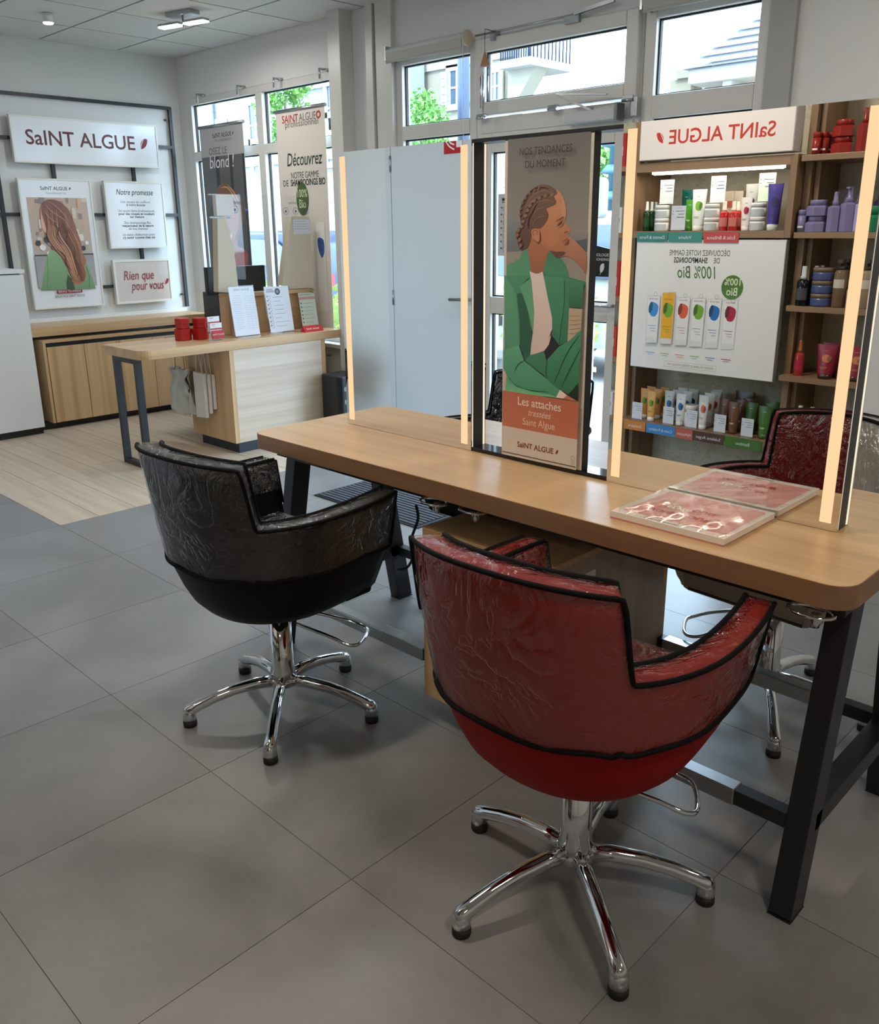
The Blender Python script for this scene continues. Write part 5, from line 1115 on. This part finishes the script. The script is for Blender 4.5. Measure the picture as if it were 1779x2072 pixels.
put(p_tube(.185, .060, (0, 92, 84), (0, 82, 76), None, 'teal tube standing at the back of the niche'), nx(560, -.13), -.13, Z, .1)
put(p_tube(.182, .074, (226, 230, 224), (226, 230, 224), (112, 168, 40), 'large white tube with a green leaf in the niche'), nx(680, -.06), -.06, Z)
put(p_tube(.140, .050, (70, 150, 30), (60, 140, 30), None, 'bright green tube half hidden by the white green-leaf tube'), nx(596, -.09), -.09, Z)
t = thing('product_box', (nx(985, -.15), -.15, Z), 'cream cardboard box with a red stripe at the back of the niche', 'box'); B(nx(985, -.15)-.03, nx(985, -.15)+.022, -.175, -.125, Z, Z+.172).build('carton', gloss((226, 212, 190)), t, bevel=.001); B(nx(985, -.15)-.005, nx(985, -.15)+.018, -.1245, -.124, Z+.1, Z+.13).build('stripe', gloss((206, 110, 90)), t)
t = thing('product_box', (nx(1075, -.16), -.16, Z), 'plain cream cardboard box at the back of the niche', 'box'); B(nx(1075, -.16)-.022, nx(1075, -.16)+.022, -.185, -.135, Z, Z+.172).build('carton', gloss((228, 216, 196)), t, bevel=.001); B(nx(1075, -.16)-.022, nx(1075, -.16)+.022, -.186, -.134, Z+.172, Z+.173).build('flap', gloss((210, 198, 176)), t)
G = 'small red spray bottles in the niche'
q = p_spray(.0195, .125, (186, 40, 38), (238, 218, 202), 'small clear red spray bottle with a cream cap in the niche', G, (206, 120, 110))
for cx, y in ((930, -.02), (1020, -.02), (1062, -.075)): put(q, nx(cx, y), y, Z)
put(p_tube(.140, .050, (230, 226, 222), (230, 226, 222), (176, 28, 48), 'white tube with a red leaf beside the red sprays'), nx(1140, -.03), -.03, Z)
put(p_tube(.20, .062, (224, 224, 218), (224, 224, 218), (120, 40, 44), 'plain white tube standing behind the red-leaf tube in the niche'), nx(1180, -.14), -.14, Z)
put(p_tube(.192, .068, (66, 54, 134), (206, 210, 206), (44, 30, 100), 'tall purple tube with a pale cap in the niche'), nx(1405, -.03), -.03, Z)
# right-hand shelves
def rxp(px, py, y): return dis(px, py, y).x
RED = (152, 42, 36); LAV = (132, 126, 166)
Z = SZ[0]+.0005
G = 'red spray cans on the top side shelf'
q = p_can(.0165, .088, RED, 'short red can on the top side shelf beside the red jars', G)
for px, y in ((1651, -.04), (1667, -.07), (1681, -.11)): put(q, rxp(px, 307, y), y, Z)
q = p_hexjar(.046, .064, RED, 'lower red six-sided jar of the pair on the top side shelf'); x = rxp(1705, 307, -.07); put(q, x, -.07, Z); put(q, x, -.07, Z+.0645, 0, 'upper red six-sided jar of the pair on the top side shelf')
put(p_hexbottle(.052, .165, RED, 'tall red six-sided bottle on the top side shelf'), rxp(1745, 304, -.06), -.06, Z)
Z = SZ[1]+.0005
put(p_can(.017, .09, LAV, 'short lavender can at the end of the second side shelf'), rxp(1621, 466, -.03), -.03, Z)
q = p_hexjar(.046, .064, LAV, 'lower lavender six-sided jar of the pair on the second shelf'); x = rxp(1651, 466, -.05); put(q, x, -.05, Z); put(q, x, -.05, Z+.0645, 0, 'upper lavender six-sided jar of the pair on the second shelf')
G = 'lavender bottles with pointed caps'
q = p_hexbottle(.056, .158, LAV, 'lavender six-sided bottle with a pointed cap on the second shelf', False, G)
for px, y in ((1685, -.04), (1706, -.15), (1730, -.15)): put(q, rxp(px, 466, y), y, Z)
put(p_hexbottle(.066, .175, LAV, 'lavender six-sided bottle with a pump on the second shelf', True), rxp(1713, 466, -.05), -.05, Z)
put(p_hexbottle(.060, .17, (176, 170, 212), 'pale lavender bottle behind the lit strip on the second shelf'), rxp(1741, 466, -.05), -.05, Z)
put(p_hexjar(.046, .10, (32, 122, 84), 'green six-sided jar at the far end of the second shelf'), rxp(1772, 466, -.05), -.05, Z)
put(p_hexbottle(.058, .19, (84, 74, 110), 'dark violet bottle behind the green jar on the second shelf'), rxp(1776, 466, -.16), -.16, Z)
Z = SZ[2]+.0005
G = 'black spray bottles on the third side shelf'
q = p_spray(.025, .165, (16, 18, 22), (196, 204, 206), 'black spray bottle with a clear cap on the third shelf', G, (70, 72, 78))
for px, y in ((1621, -.03), (1628, -.09), (1635, -.15)): put(q, max(-1.515, rxp(px, 616, y)) if y < -.05 else rxp(px, 616, y), y, Z)
q = p_jar(.044, .053, (74, 86, 128), (124, 104, 82), 'bottom blue jar of the stack of three on the third shelf', None, (70, 82, 128)); x = rxp(1661, 617, -.05)
for k, w_ in enumerate(('bottom', 'middle', 'top')): put(q, x, -.05, Z+k*.0535, .1*k, '%s blue jar with a brown lid in the stack of three' % w_)
def p_pump(lab, grp=None, rgb=(116, 92, 70)):
    t = thing('product_bottle', (0, 0, 0), lab, 'bottle', grp)
    MB().lathe([(.0255, 0), (.027, .003), (.027, .14), (.022, .15), (.012, .153)], seg=18).build('bottle_body', gloss(rgb, .2), t)
    MB().lathe([(.013, .153), (.013, .168), (.006, .169), (.006, .182)], seg=12).box(-.011, .011, -.012, .024, .180, .194).build('pump_head', gloss((70, 60, 54), .3), t); label_band(t, .027, .08, .115, (200, 190, 176), .9); return t
G = 'brown pump bottles on the third side shelf'
q = p_pump('brown pump bottle on the third shelf beside the blue jars', G)
for px, y in ((1695, -.04), (1706, -.11), (1722, -.16)): put(q, rxp(px, 620, y), y, Z)
put(p_spray(.024, .12, (150, 130, 112), (216, 216, 212), 'small pale brown bottle with a white cap on the third shelf'), rxp(1722, 620, -.04), -.04, Z)
put(p_pump('pale brown pump bottle at the far end of the third shelf', None, (150, 128, 104)), rxp(1748, 622, -.05), -.05, Z)
Z = SZ[3]+.0005
put(p_spray(.020, .152, (160, 48, 42), (150, 80, 36), 'crimson spray bottle with a bronze cap on the fourth shelf', None, (180, 40, 70)), rxp(1614, 762, -.05), -.05, Z)
G = 'crimson flared tubes on the fourth shelf'
q = p_tube(.145, .088, (134, 26, 48), (60, 34, 26), (196, 110, 60), 'crimson tube with a dark cap on the fourth shelf', G)
for px, y in ((1668, -.04), (1677, -.10), (1730, -.06)): put(q, rxp(px, 764, y), y, Z)
Z = SZ[4]+.0005
G = 'white capped bottles on the fifth shelf'
q = p_spray(.024, .172, (214, 216, 216), (232, 232, 230), 'white bottle with a white cap on the fifth shelf', G)
for px in (1612, 1636): put(q, rxp(px, 900, -.06), -.06, Z)
put(p_jar(.040, .165, (214, 214, 210), (234, 234, 232), 'tall white tub on the fifth shelf beside the white bottles'), rxp(1668, 905, -.06), -.06, Z)
# lower centre shelf
def lx(cx, y): return dis(1250+cx/5.083, 848, y).x
Z = LZ+.0005
G = 'orange sun-care tubes'
q = p_tube(.152, .052, (226, 168, 100), (236, 230, 220), (96, 160, 30), 'orange tube with a green leaf above the Solaire label', G)
for cx, y in ((338, -.05), (268, -.09), (400, -.12), (330, -.16), (470, -.18)): put(q, lx(cx, y), y, Z)
G = 'white tubes with blue leaf'
q = p_tube(.158, .056, (222, 226, 226), (222, 226, 226), (24, 104, 176), 'white tube with a blue leaf on the lower shelf', G)
for cx, y in ((640, -.05), (520, -.08), (600, -.13), (700, -.13), (650, -.2), (760, -.2)): put(q, lx(cx, y), y, Z)
put(p_jar(.034, .105, (226, 226, 224), (236, 236, 234), 'white jar behind the price card above the Hydratation label'), lx(752, -.08), -.08, Z)
G = 'white tubes with coral leaf'
q = p_tube(.165, .056, (220, 222, 222), (220, 222, 222), (220, 90, 60), 'white tube with a coral leaf on the lower shelf', G)
for cx, y in ((875, -.05), (930, -.12), (990, -.18), (1010, -.23)): put(q, lx(cx, y), y, Z)
G = 'brown argan tubes'
q = p_tube(.150, .058, (112, 76, 56), (100, 70, 54), None, 'bronze brown tube above the Sublime Argan label', G)
for cx, y in ((1190, -.06), (1090, -.10), (1260, -.13), (1330, -.19)): put(q, lx(cx, y), y, Z)
put(p_tube(.172, .10, (92, 60, 44), (80, 54, 42), None, 'wide dark brown pouch at the back of the argan tubes'), lx(1290, -.24), -.24, Z)
G = 'green bamboo tubes'
q = p_tube(.150, .062, (72, 112, 52), (60, 96, 44), None, 'glossy green tube at the end of the lower shelf', G)
for cx, y in ((1510, -.06), (1370, -.10), (1570, -.13), (1590, -.19)): put(q, lx(cx, y), y, Z)
for cx, w_ in ((178, 'Solaire'), (502, 'blue'), (742, 'Hydratation'), (1040, 'Sublime Argan'), (1325, 'green')):
    put(p_card(.058, .088, 'white price card standing over the %s shelf label' % w_), lx(cx, -.012), -.030, Z)
# left-hand shelves: only a sliver shows
GL = 'red boxes on the left-hand shelves'
for k, (z, rgb) in enumerate(((SZ[0], (170, 34, 34)), (SZ[2], (186, 40, 44)), (SZ[3], (190, 60, 44)))):
    for j in range(3):
        x = -2.50-.13*j; h = .15+.02*((j+k) % 2)
        t = thing('product_box', (x, -.07, z), 'red product carton on the %s left-hand side shelf' % ('top', 'third', 'fourth')[k], 'box', GL); B(x-.045, x+.045, -.10, -.02, z+.0005, z+h).build('carton', gloss(rgb), t, bevel=.001); B(x-.03, x+.03, -.0195, -.019, z+.05, z+.09).build('label_print', CARD, t)
GL = 'white cartons on the left-hand shelves'
for z, w_ in ((SZ[1], 'second'), (SZ[4], 'fifth')):
    for j in range(3):
        x = -2.50-.13*j
        t = thing('product_box', (x, -.07, z), 'white product carton on the %s left-hand side shelf' % w_, 'box', GL); B(x-.04, x+.04, -.10, -.02, z+.0005, z+.12).build('carton', gloss((216, 218, 220)), t, bevel=.001); B(x-.03, x+.03, -.0195, -.019, z+.05, z+.07).build('label_print', gloss((80, 84, 96)), t)
# ================================================================== THE STREET
GZ = -.12
ASPH = M('pavement', (150, 147, 142), .85); n_, l_, p_ = nt(ASPH); bump(n_, l_, p_, noise(n_, l_, coords(n_, l_, (1, 1, 1)), 40, 3), .2, .01)
g = MB().box(-60, 45, 4.3, 60, GZ-.2, GZ).build('pavement', ASPH, org=(0, 0, GZ)); struct(g); g.name = 'ground'
FAC = M('cream_render', (128, 124, 110), .9); FACB = M('pale_render', (122, 126, 130), .9); STONE = M('white_stone', (150, 150, 147), .8)
SHUT = M('pale_green_shutter', (132, 140, 122), .6); DGL = M('dark_glass', (60, 74, 88), .08); ROOFT = M('roof_slate', (128, 132, 142), .7); IRON = M('blue_black_iron', (40, 54, 74), .5)
FY = 15.0
def fw(px, py, Y=FY): p = ony(px, py, Y); return p.x, p.z
def win(root, x0, x1, z0, z1, Y, shutters=True, open_=0):
    fr = MB().box(x0-.12, x1+.12, Y-.10, Y-.02, z0-.12, z0).box(x0-.12, x0, Y-.06, Y-.02, z0, z1+.12).box(x1, x1+.12, Y-.06, Y-.02, z0, z1+.12).box(x0, x1, Y-.06, Y-.02, z1, z1+.12).build('window', STONE, root)
    B(x0, x1, Y-.03, Y-.01, z0, z1).build('pane', DGL, fr); m = (x0+x1)/2
    MB().box(m-.03, m+.03, Y-.05, Y-.031, z0, z1).box(x0, m-.03, Y-.05, Y-.031, (z0+z1)/2-.02, (z0+z1)/2+.02).box(m+.03, x1, Y-.05, Y-.031, (z0+z1)/2-.02, (z0+z1)/2+.02).build('sash', STONE, fr)
    if shutters:
        w = (x1-x0)/2
        for a, b in ((x0-w-.04, x0-.04), (x1+.04, x1+w+.04)):
            mb = MB().box(a, b, Y-.11, Y-.07, z0, z1)
            for k in range(int((z1-z0)/.16)): mb.box(a+.05, b-.05, Y-.125, Y-.11, z0+.06+k*.16, z0+.15+k*.16)
            mb.build('shutter', SHUT, root)
# house with green shutters across the street
xr = fw(1040, 150)[0]; xl = fw(792, 200)[0]-.3
t = thing('town_house', ((xl+xr)/2, FY+3, GZ), 'cream town house with pale green shutters across the street', 'house')
MB().prism([(xl, FY), (xr, FY), (xr*1.34-.6, FY+5), (xl, FY+5)], GZ, 12).build('wall', FAC, t); B(xl, xr+.02, FY-.06, FY, fw(1000, 122)[1], fw(1000, 122)[1]+.18).build('string_course', STONE, t)
x0, z0 = fw(921, 212); x1, z1 = fw(941, 140); win(t, x0-.1, x1, z0, z1, FY)
x0, z0 = fw(996, 204); x1, z1 = fw(1013, 146); win(t, x0, x1, z0, z1, FY)
for k in range(2):
    win(t, xl+1.2+k*3, xl+2.0+k*3, .9, 2.6, FY)
bx0, bz0 = fw(1058, 128); bx1, bz1 = fw(1106, 90)
B(xr+.01, bx1, FY-.5, FY+.9, bz0-.14, bz0).build('balcony_slab', STONE, t); MB().prism([(xr+.01, bz0-.14), (bx1-.1, bz0-.14), (xr+.01, bz0-1.0)], FY-.2, FY+.2, 1).build('balcony_bracket', FAC, t)
mb = MB()
for k in range(14): x = xr+.03+(bx1-xr-.06)*k/13; mb.tube([(x, FY-.45, bz0), (x, FY-.45, bz0+1.1)], .018, 5)
for k in range(12): y = FY-.45+1.3*k/11; mb.tube([(bx1-.05, y, bz0), (bx1-.05, y, bz0+1.1)], .018, 5)
mb.box(xr+.02, bx1-.03, FY-.48, FY-.42, bz0+1.1, bz0+1.16).box(bx1-.08, bx1-.02, FY-.48, FY+.88, bz0+1.1, bz0+1.16).build('balcony_railing', IRON, t)
# pale house facing the left-hand windows
YB = 13.0
xb0 = fw(372, 300, YB)[0]-6; xb1 = fw(700, 250, YB)[0]+.6
t = thing('pale_house', ((xb0+xb1)/2, YB+3, GZ), 'pale rendered house opposite the banners with white stone window surrounds', 'house')
B(xb0, xb1, YB, YB+1.8, GZ, 11).build('wall', FACB, t); B(xb0, xb1, YB-.08, YB, 2.9, 3.1).build('string_course', STONE, t); B(xb0, xb1, YB-.1, YB, GZ, .5).build('base_course', STONE, t)
for px0, px1, py0, py1 in ((511, 526, 296, 258), (668, 682, 265, 240), (518, 524, 372, 330), (652, 664, 330, 300), (620, 672, 172, 140), (440, 452, 330, 270)):
    x0, z0 = fw(px0, py0, YB); x1, z1 = fw(px1, py1, YB); win(t, x0, max(x1, x0+.5), z0, max(z1, z0+.9), YB, False)
x = fw(436, 240, YB)[0]; MB().tube([(x, YB-.1, GZ), (x, YB-.1, 10)], .07, 8).build('downpipe', M('zinc', (130, 140, 150), .5, .5), t)
# tiled house seen over the right-hand window
YR = 21.0
t = thing('tiled_house', (-11, YR+3, GZ), 'house with a hipped grey tiled roof and cream eaves beyond the street', 'house')
ex0, ez0 = fw(1390, 172, YR); ex1, ez1 = fw(1600, 140, YR); rx1, rz1 = fw(1600, 8, YR+3)
ez = ez0
B(ex0+.6, ex1+4, YR+.8, YR+7, GZ, ez).build('wall', M('ochre_render', (214, 188, 150), .9), t)
B(ex0, ex1+4.5, YR, YR+8, ez, ez+.35).build('eaves', STONE, t, bevel=.05)
for k in range(3): x = ex0+.9+k*2.2; B(x, x+.22, YR+.1, YR+.8, ez-.7, ez).build('eaves_bracket', STONE, t)
A, Bq, Cq, Dq = (ex0-.1, YR-.1, ez+.35), (ex1+4.6, YR-.1, ez+.35), (rx1+5, YR+3.6, ez+5.0), (ex0+6.2, YR+3.6, ez+5.0)
RT = M('roof_tiles', (150, 154, 164), .7)
mb = MB(); nr, ncl = 26, 60
for j in range(nr):
    f0, f1 = j/nr, (j+1)/nr
    L0, R0 = Vector(A).lerp(Vector(Dq), f0), Vector(Bq).lerp(Vector(Cq), f0); L1, R1 = Vector(A).lerp(Vector(Dq), f1), Vector(Bq).lerp(Vector(Cq), f1)
    for i in range(ncl):
        a, b = (i+.03+.5*(j % 2))/(ncl+.5), (i+.97+.5*(j % 2))/(ncl+.5); u = Vector((0, -.03, .07))
        mb.add([L0.lerp(R0, a)+u, L0.lerp(R0, b)+u, L1.lerp(R1, b), L1.lerp(R1, a)], [(0, 1, 2, 3)])
rt = mb.build('roof_tile', RT, t); rt['kind'] = 'stuff'
MB().add([A, Bq, Cq, Dq, (ex0-.1, YR+8, ez+.35)], [(0, 1, 2, 3), (0, 3, 4)]).build('roof_deck', ROOFT, t)
x, z = fw(1378, 160, YR+1); MB().box(x-.3, x+.3, YR+1, YR+1.6, GZ, z).box(x-.1, x+.9, YR+.9, YR+1.7, z, z+.25).build('chimney', FAC, t)
xc, zc = fw(1322, 236, YR+4); xd = fw(1390, 236, YR+4)[0]
t = thing('brick_house', ((xc+xd)/2, YR+5, GZ), 'low far house front behind the tiled house', 'house'); B(xc-6, xd+5, YR+9, YR+12, GZ, fw(1350, 215, YR+9)[1]).build('wall', M('pinkish_brick', (206, 170, 160), .9), t); B(xc-6.3, xd+5.3, YR+8.7, YR+12.3, fw(1350, 215, YR+9)[1], fw(1350, 215, YR+9)[1]+.4).build('roof', STONE, t)
# trees, hedges
def foliage(mb, c, rx_, ry_, rz_, n, s, rnd):
    for i in range(n):
        u = Vector((rnd.gauss(0, 1), rnd.gauss(0, 1), rnd.gauss(0, 1))); u.normalize(); r = rnd.random()**.45
        p = Vector(c)+Vector((u.x*rx_, u.y*ry_, u.z*rz_))*r
        a = Vector((rnd.gauss(0, 1), rnd.gauss(0, 1), rnd.gauss(0, 1))).normalized(); b = a.orthogonal().normalized(); d = s*(.6+.8*rnd.random())
        mb.add([p-a*d, p+b*d*.55, p+a*d, p-b*d*.55], [(0, 1, 2, 3)])
LEAF = M('leaf_green', (84, 128, 52), .6); LEAF2 = M('leaf_yellow_green', (150, 168, 76), .6); BARK = M('bark', (96, 78, 62), .9)
for m_ in (LEAF, LEAF2): m_.node_tree.nodes['Principled BSDF'].inputs['Transmission Weight'].default_value = .0
rnd = random.Random(21)
for px, py, Y, s, lab in ((578, 235, 9.5, .62, 'slim leafy street tree seen between the two banners'), (858, 285, 9.0, .5, 'small leafy street tree beside the lamp post'), (1236, 420, 13, 1.0, 'bright roundish tree beyond the parked car')):
    p = ony(px, py, Y); t = thing('street_tree', (p.x, Y, GZ), lab, 'tree')
    MB().tube([(p.x, Y, GZ), (p.x+.03, Y, p.z*.6), (p.x, Y, p.z+.5*s)], [.09*s, .07*s, .03*s], 8).build('trunk', BARK, t)
    mb = MB()
    for k in range(9): foliage(mb, (p.x+rnd.gauss(0, .28)*s, Y+rnd.gauss(0, .3)*s, p.z-.6*s+k*.2*s), .42*s, .42*s, .34*s, 170, .075*s, rnd)
    mb.build('foliage', LEAF, t)['kind'] = 'stuff'
def hedge(x0, x1, Y, h, lab):
    t = thing('hedge', ((x0+x1)/2, Y, GZ), lab, 'hedge'); mb = MB()
    for k in range(max(2, int((x1-x0)/.35))): foliage(mb, (x0+.2+k*.35, Y, GZ+h*.55), .34, .32, h*.5, 420, .05, rnd)
    mb.build('foliage', LEAF2, t)['kind'] = 'stuff'
    mb = MB()
    for k in range(int((x1-x0)/.3)): mb.tube([(x0+.15+k*.3, Y, GZ), (x0+.17+k*.3, Y, GZ+h*.6)], .012, 5)
    mb.build('stem', BARK, t)
hedge(-8.3, -5.4, 5.3, 1.05, 'sunlit yellow-green hedge outside below the banners'); hedge(-5.6, -4.6, 6.85, 1.25, 'sunlit hedge behind the white fence seen through the door')
t = thing('picket_fence', (-5.2, 6.4, GZ), 'white metal picket fence in front of the hedge outside the door', 'fence')
for k in range(16): B(-5.9+k*.1, -5.9+k*.1+.03, 6.39, 6.41, GZ, GZ+.95).build('picket', WHITE, t)
for z in (.2, .75): B(-5.92, -4.35, 6.412, 6.43, z, z+.04).build('rail', WHITE, t)
# lamp post and parking sign
p = ony(938, 200, 9.6); t = thing('lamp_post', (p.x, 9.6, GZ), 'dark blue lamp post standing outside the door', 'lamp post')
MB().tube([(p.x, 9.6, GZ), (p.x, 9.6, 6.5)], .085, 14).build('post', IRON, t); MB().lathe([(.13, 0), (.12, .5), (.08, .6)], (p.x, 9.6, GZ), 14).build('base', IRON, t); MB().lathe([(.08, 0), (.2, .1), (.22, .35), (.05, .5)], (p.x, 9.6, 6.5), 12).build('lantern', IRON, t)
p = ony(1000, 405, 9.5); t = thing('parking_sign', (p.x, 9.5, GZ), 'red and white parking meter sign outside', 'sign')
MB().tube([(p.x, 9.5, GZ), (p.x, 9.5, p.z)], .04, 8).build('post', STEEL, t)
MB().prism([(p.x-.25, p.z-.35), (p.x+.25, p.z-.35), (p.x+.25, p.z+.05), (p.x, p.z+.42), (p.x-.25, p.z+.05)], 9.40, 9.46, 1).build('plate', M('sign_white', (240, 240, 240), .4), t)
sh = Sheet((p.x, 9.40, p.z), (1, 0, 0), (0, 0, 1), .002); sh.poly([(-.2, -.30), (.2, -.30), (.2, .03), (0, .33), (-.2, .03)], (206, 44, 50)); sh.text('P', 0, -.26, .42, (245, 245, 245), .02); sh.done(t)
# cars
def car(x, y, rz, label, body, h=1.0):
    t = thing('parked_car', (0, 0, 0), label, 'car'); m = M('car_paint_%d_%d_%d' % body, body, .22, .3)
    prof = [(-2.1, .35), (-2.12, .75), (-1.95, 1.0), (-1.75, 1.35*h), (-1.3, 1.55*h), (.2, 1.56*h), (.75, 1.35*h), (1.15, 1.02), (1.9, .9), (2.12, .7), (2.12, .35)]
    rows = []
    for yy, k in ((-.86, .0), (-.84, .02), (-.70, .05), (.70, .05), (.84, .02), (.86, .0)):
        rows.append([(a*(1-.01), (yy if b < 1.02 else yy*.84), b+(k if b > 1.0 else 0)) for a, b in prof])
    mb = MB(); mb.grid(rows, True); mb.add(rows[0], [list(range(len(prof)))]); mb.add(rows[-1], [list(range(len(prof)))[::-1]]); mb.build('body', m, t, fix=True)
    for s in (-1, 1):
        for q in ([(-1.62, 1.05), (-1.5, 1.33*h), (-1.2, 1.48*h), (-.5, 1.49*h), (-.5, 1.05)], [(-.42, 1.05), (-.42, 1.49*h), (.2, 1.48*h), (.62, 1.32*h), (.95, 1.05)]):
            def sy(b): return s*(.865-(.13*(b-1.02)/.5 if b > 1.02 else 0))
            MB().add([(a, sy(b), b) for a, b in q], [list(range(len(q))) if s > 0 else list(range(len(q)))[::-1]]).build('side_window', DGL, t)
        for a in (-1.3, 1.3):
            w = MB().tube([(a, s*.66, .33), (a, s*.88, .33)], .33, 20).build('wheel', RUB, t); MB().tube([(a, s*.875, .33), (a, s*.89, .33)], .2, 14).build('hub_cap', STEEL, w)
    MB().add([(.78, -.62, 1.37*h), (.78, .62, 1.37*h), (1.17, .7, 1.05), (1.17, -.7, 1.05)], [(0, 1, 2, 3), (3, 2, 1, 0)]).build('windscreen', DGL, t)
    MB().box(-2.15, -2.08, -.75, -.5, .75, .95).box(-2.15, -2.08, .5, .75, .75, .95).build('tail_lamp', M('tail_red', (170, 20, 24), .3), t); MB().box(2.05, 2.14, -.75, -.45, .62, .8).box(2.05, 2.14, .45, .75, .62, .8).build('headlamp', M('lamp_glass', (220, 225, 230), .1), t)
    t.location = (x, y, GZ); t.rotation_euler.z = rz; return t
p = ony(520, 560, 8.5); car(p.x+.6, 8.3, PI+.05, 'dark blue car parked outside beyond the hedge', (30, 46, 84), .95)
p = ony(1228, 520, 7.2); car(p.x-.2, 8.4, .12, 'silver estate car parked right outside the glazed door', (176, 182, 190), 1.06)
# street bench, parasol, second sign
t = thing('bench', (-4.6, 5.8, GZ), 'pale stone bench outside the glazed door', 'bench'); B(-5.2, -4.45, 5.6, 6.0, .36, .46).build('seat', STONE, t, bevel=.02); B(-4.75, -4.6, 5.65, 5.95, GZ, .36).build('leg', STONE, t); B(-5.15, -5.0, 5.65, 5.95, GZ, .36).build('leg', STONE, t)
p = ony(521, 470, 10.5); t = thing('parasol', (p.x, 10.5, GZ), 'closed pale blue parasol standing outside between the banners', 'parasol')
MB().lathe([(.42, .9), (.36, 1.2), (.2, 1.9), (.06, 2.5), (.0, 2.55)], (p.x, 10.5, 0), 10, smooth=False).build('canopy', M('parasol_cloth', (190, 210, 232), .8), t); MB().tube([(p.x, 10.5, GZ), (p.x, 10.5, 2.62)], .025, 8).build('pole', STEEL, t); MB().lathe([(.25, 0), (.25, .07)], (p.x, 10.5, GZ), 12).build('base', STONE, t)
p = ony(1216, 400, 6.6); t = thing('street_panel', (p.x, 6.6, GZ), 'grey framed street information panel outside the door', 'sign')
a, b = ony(1202, 442, 6.6), ony(1226, 358, 6.6); MB().prism(rrect(p.x-.5, b.x, a.z, b.z, .05, 4), 6.55, 6.65, 1).build('frame', M('grey_panel', (120, 126, 132), .5), t); B(p.x-.45, b.x-.05, 6.543, 6.549, a.z+.1, b.z-.15).build('face', WGLOSS, t); MB().tube([(p.x-.2, 6.6, GZ), (p.x-.2, 6.6, a.z)], .05, 8).build('post', IRON, t)
p = ony(1243, 415, 10.0); t = thing('pagoda_lantern', (p.x, 10, GZ), 'tiered blue green metal lantern column on the street', 'lantern')
mb = MB()
for k in range(6): z = .9+k*.32; mb.lathe([(.09, 0), (.09, .2), (.2, .22), (.12, .32)], (p.x, 10, z), 8)
mb.tube([(p.x, 10, GZ), (p.x, 10, 3.1)], .06, 8).build('column', M('teal_iron', (44, 84, 96), .5), t)
bpy.context.view_layer.update()
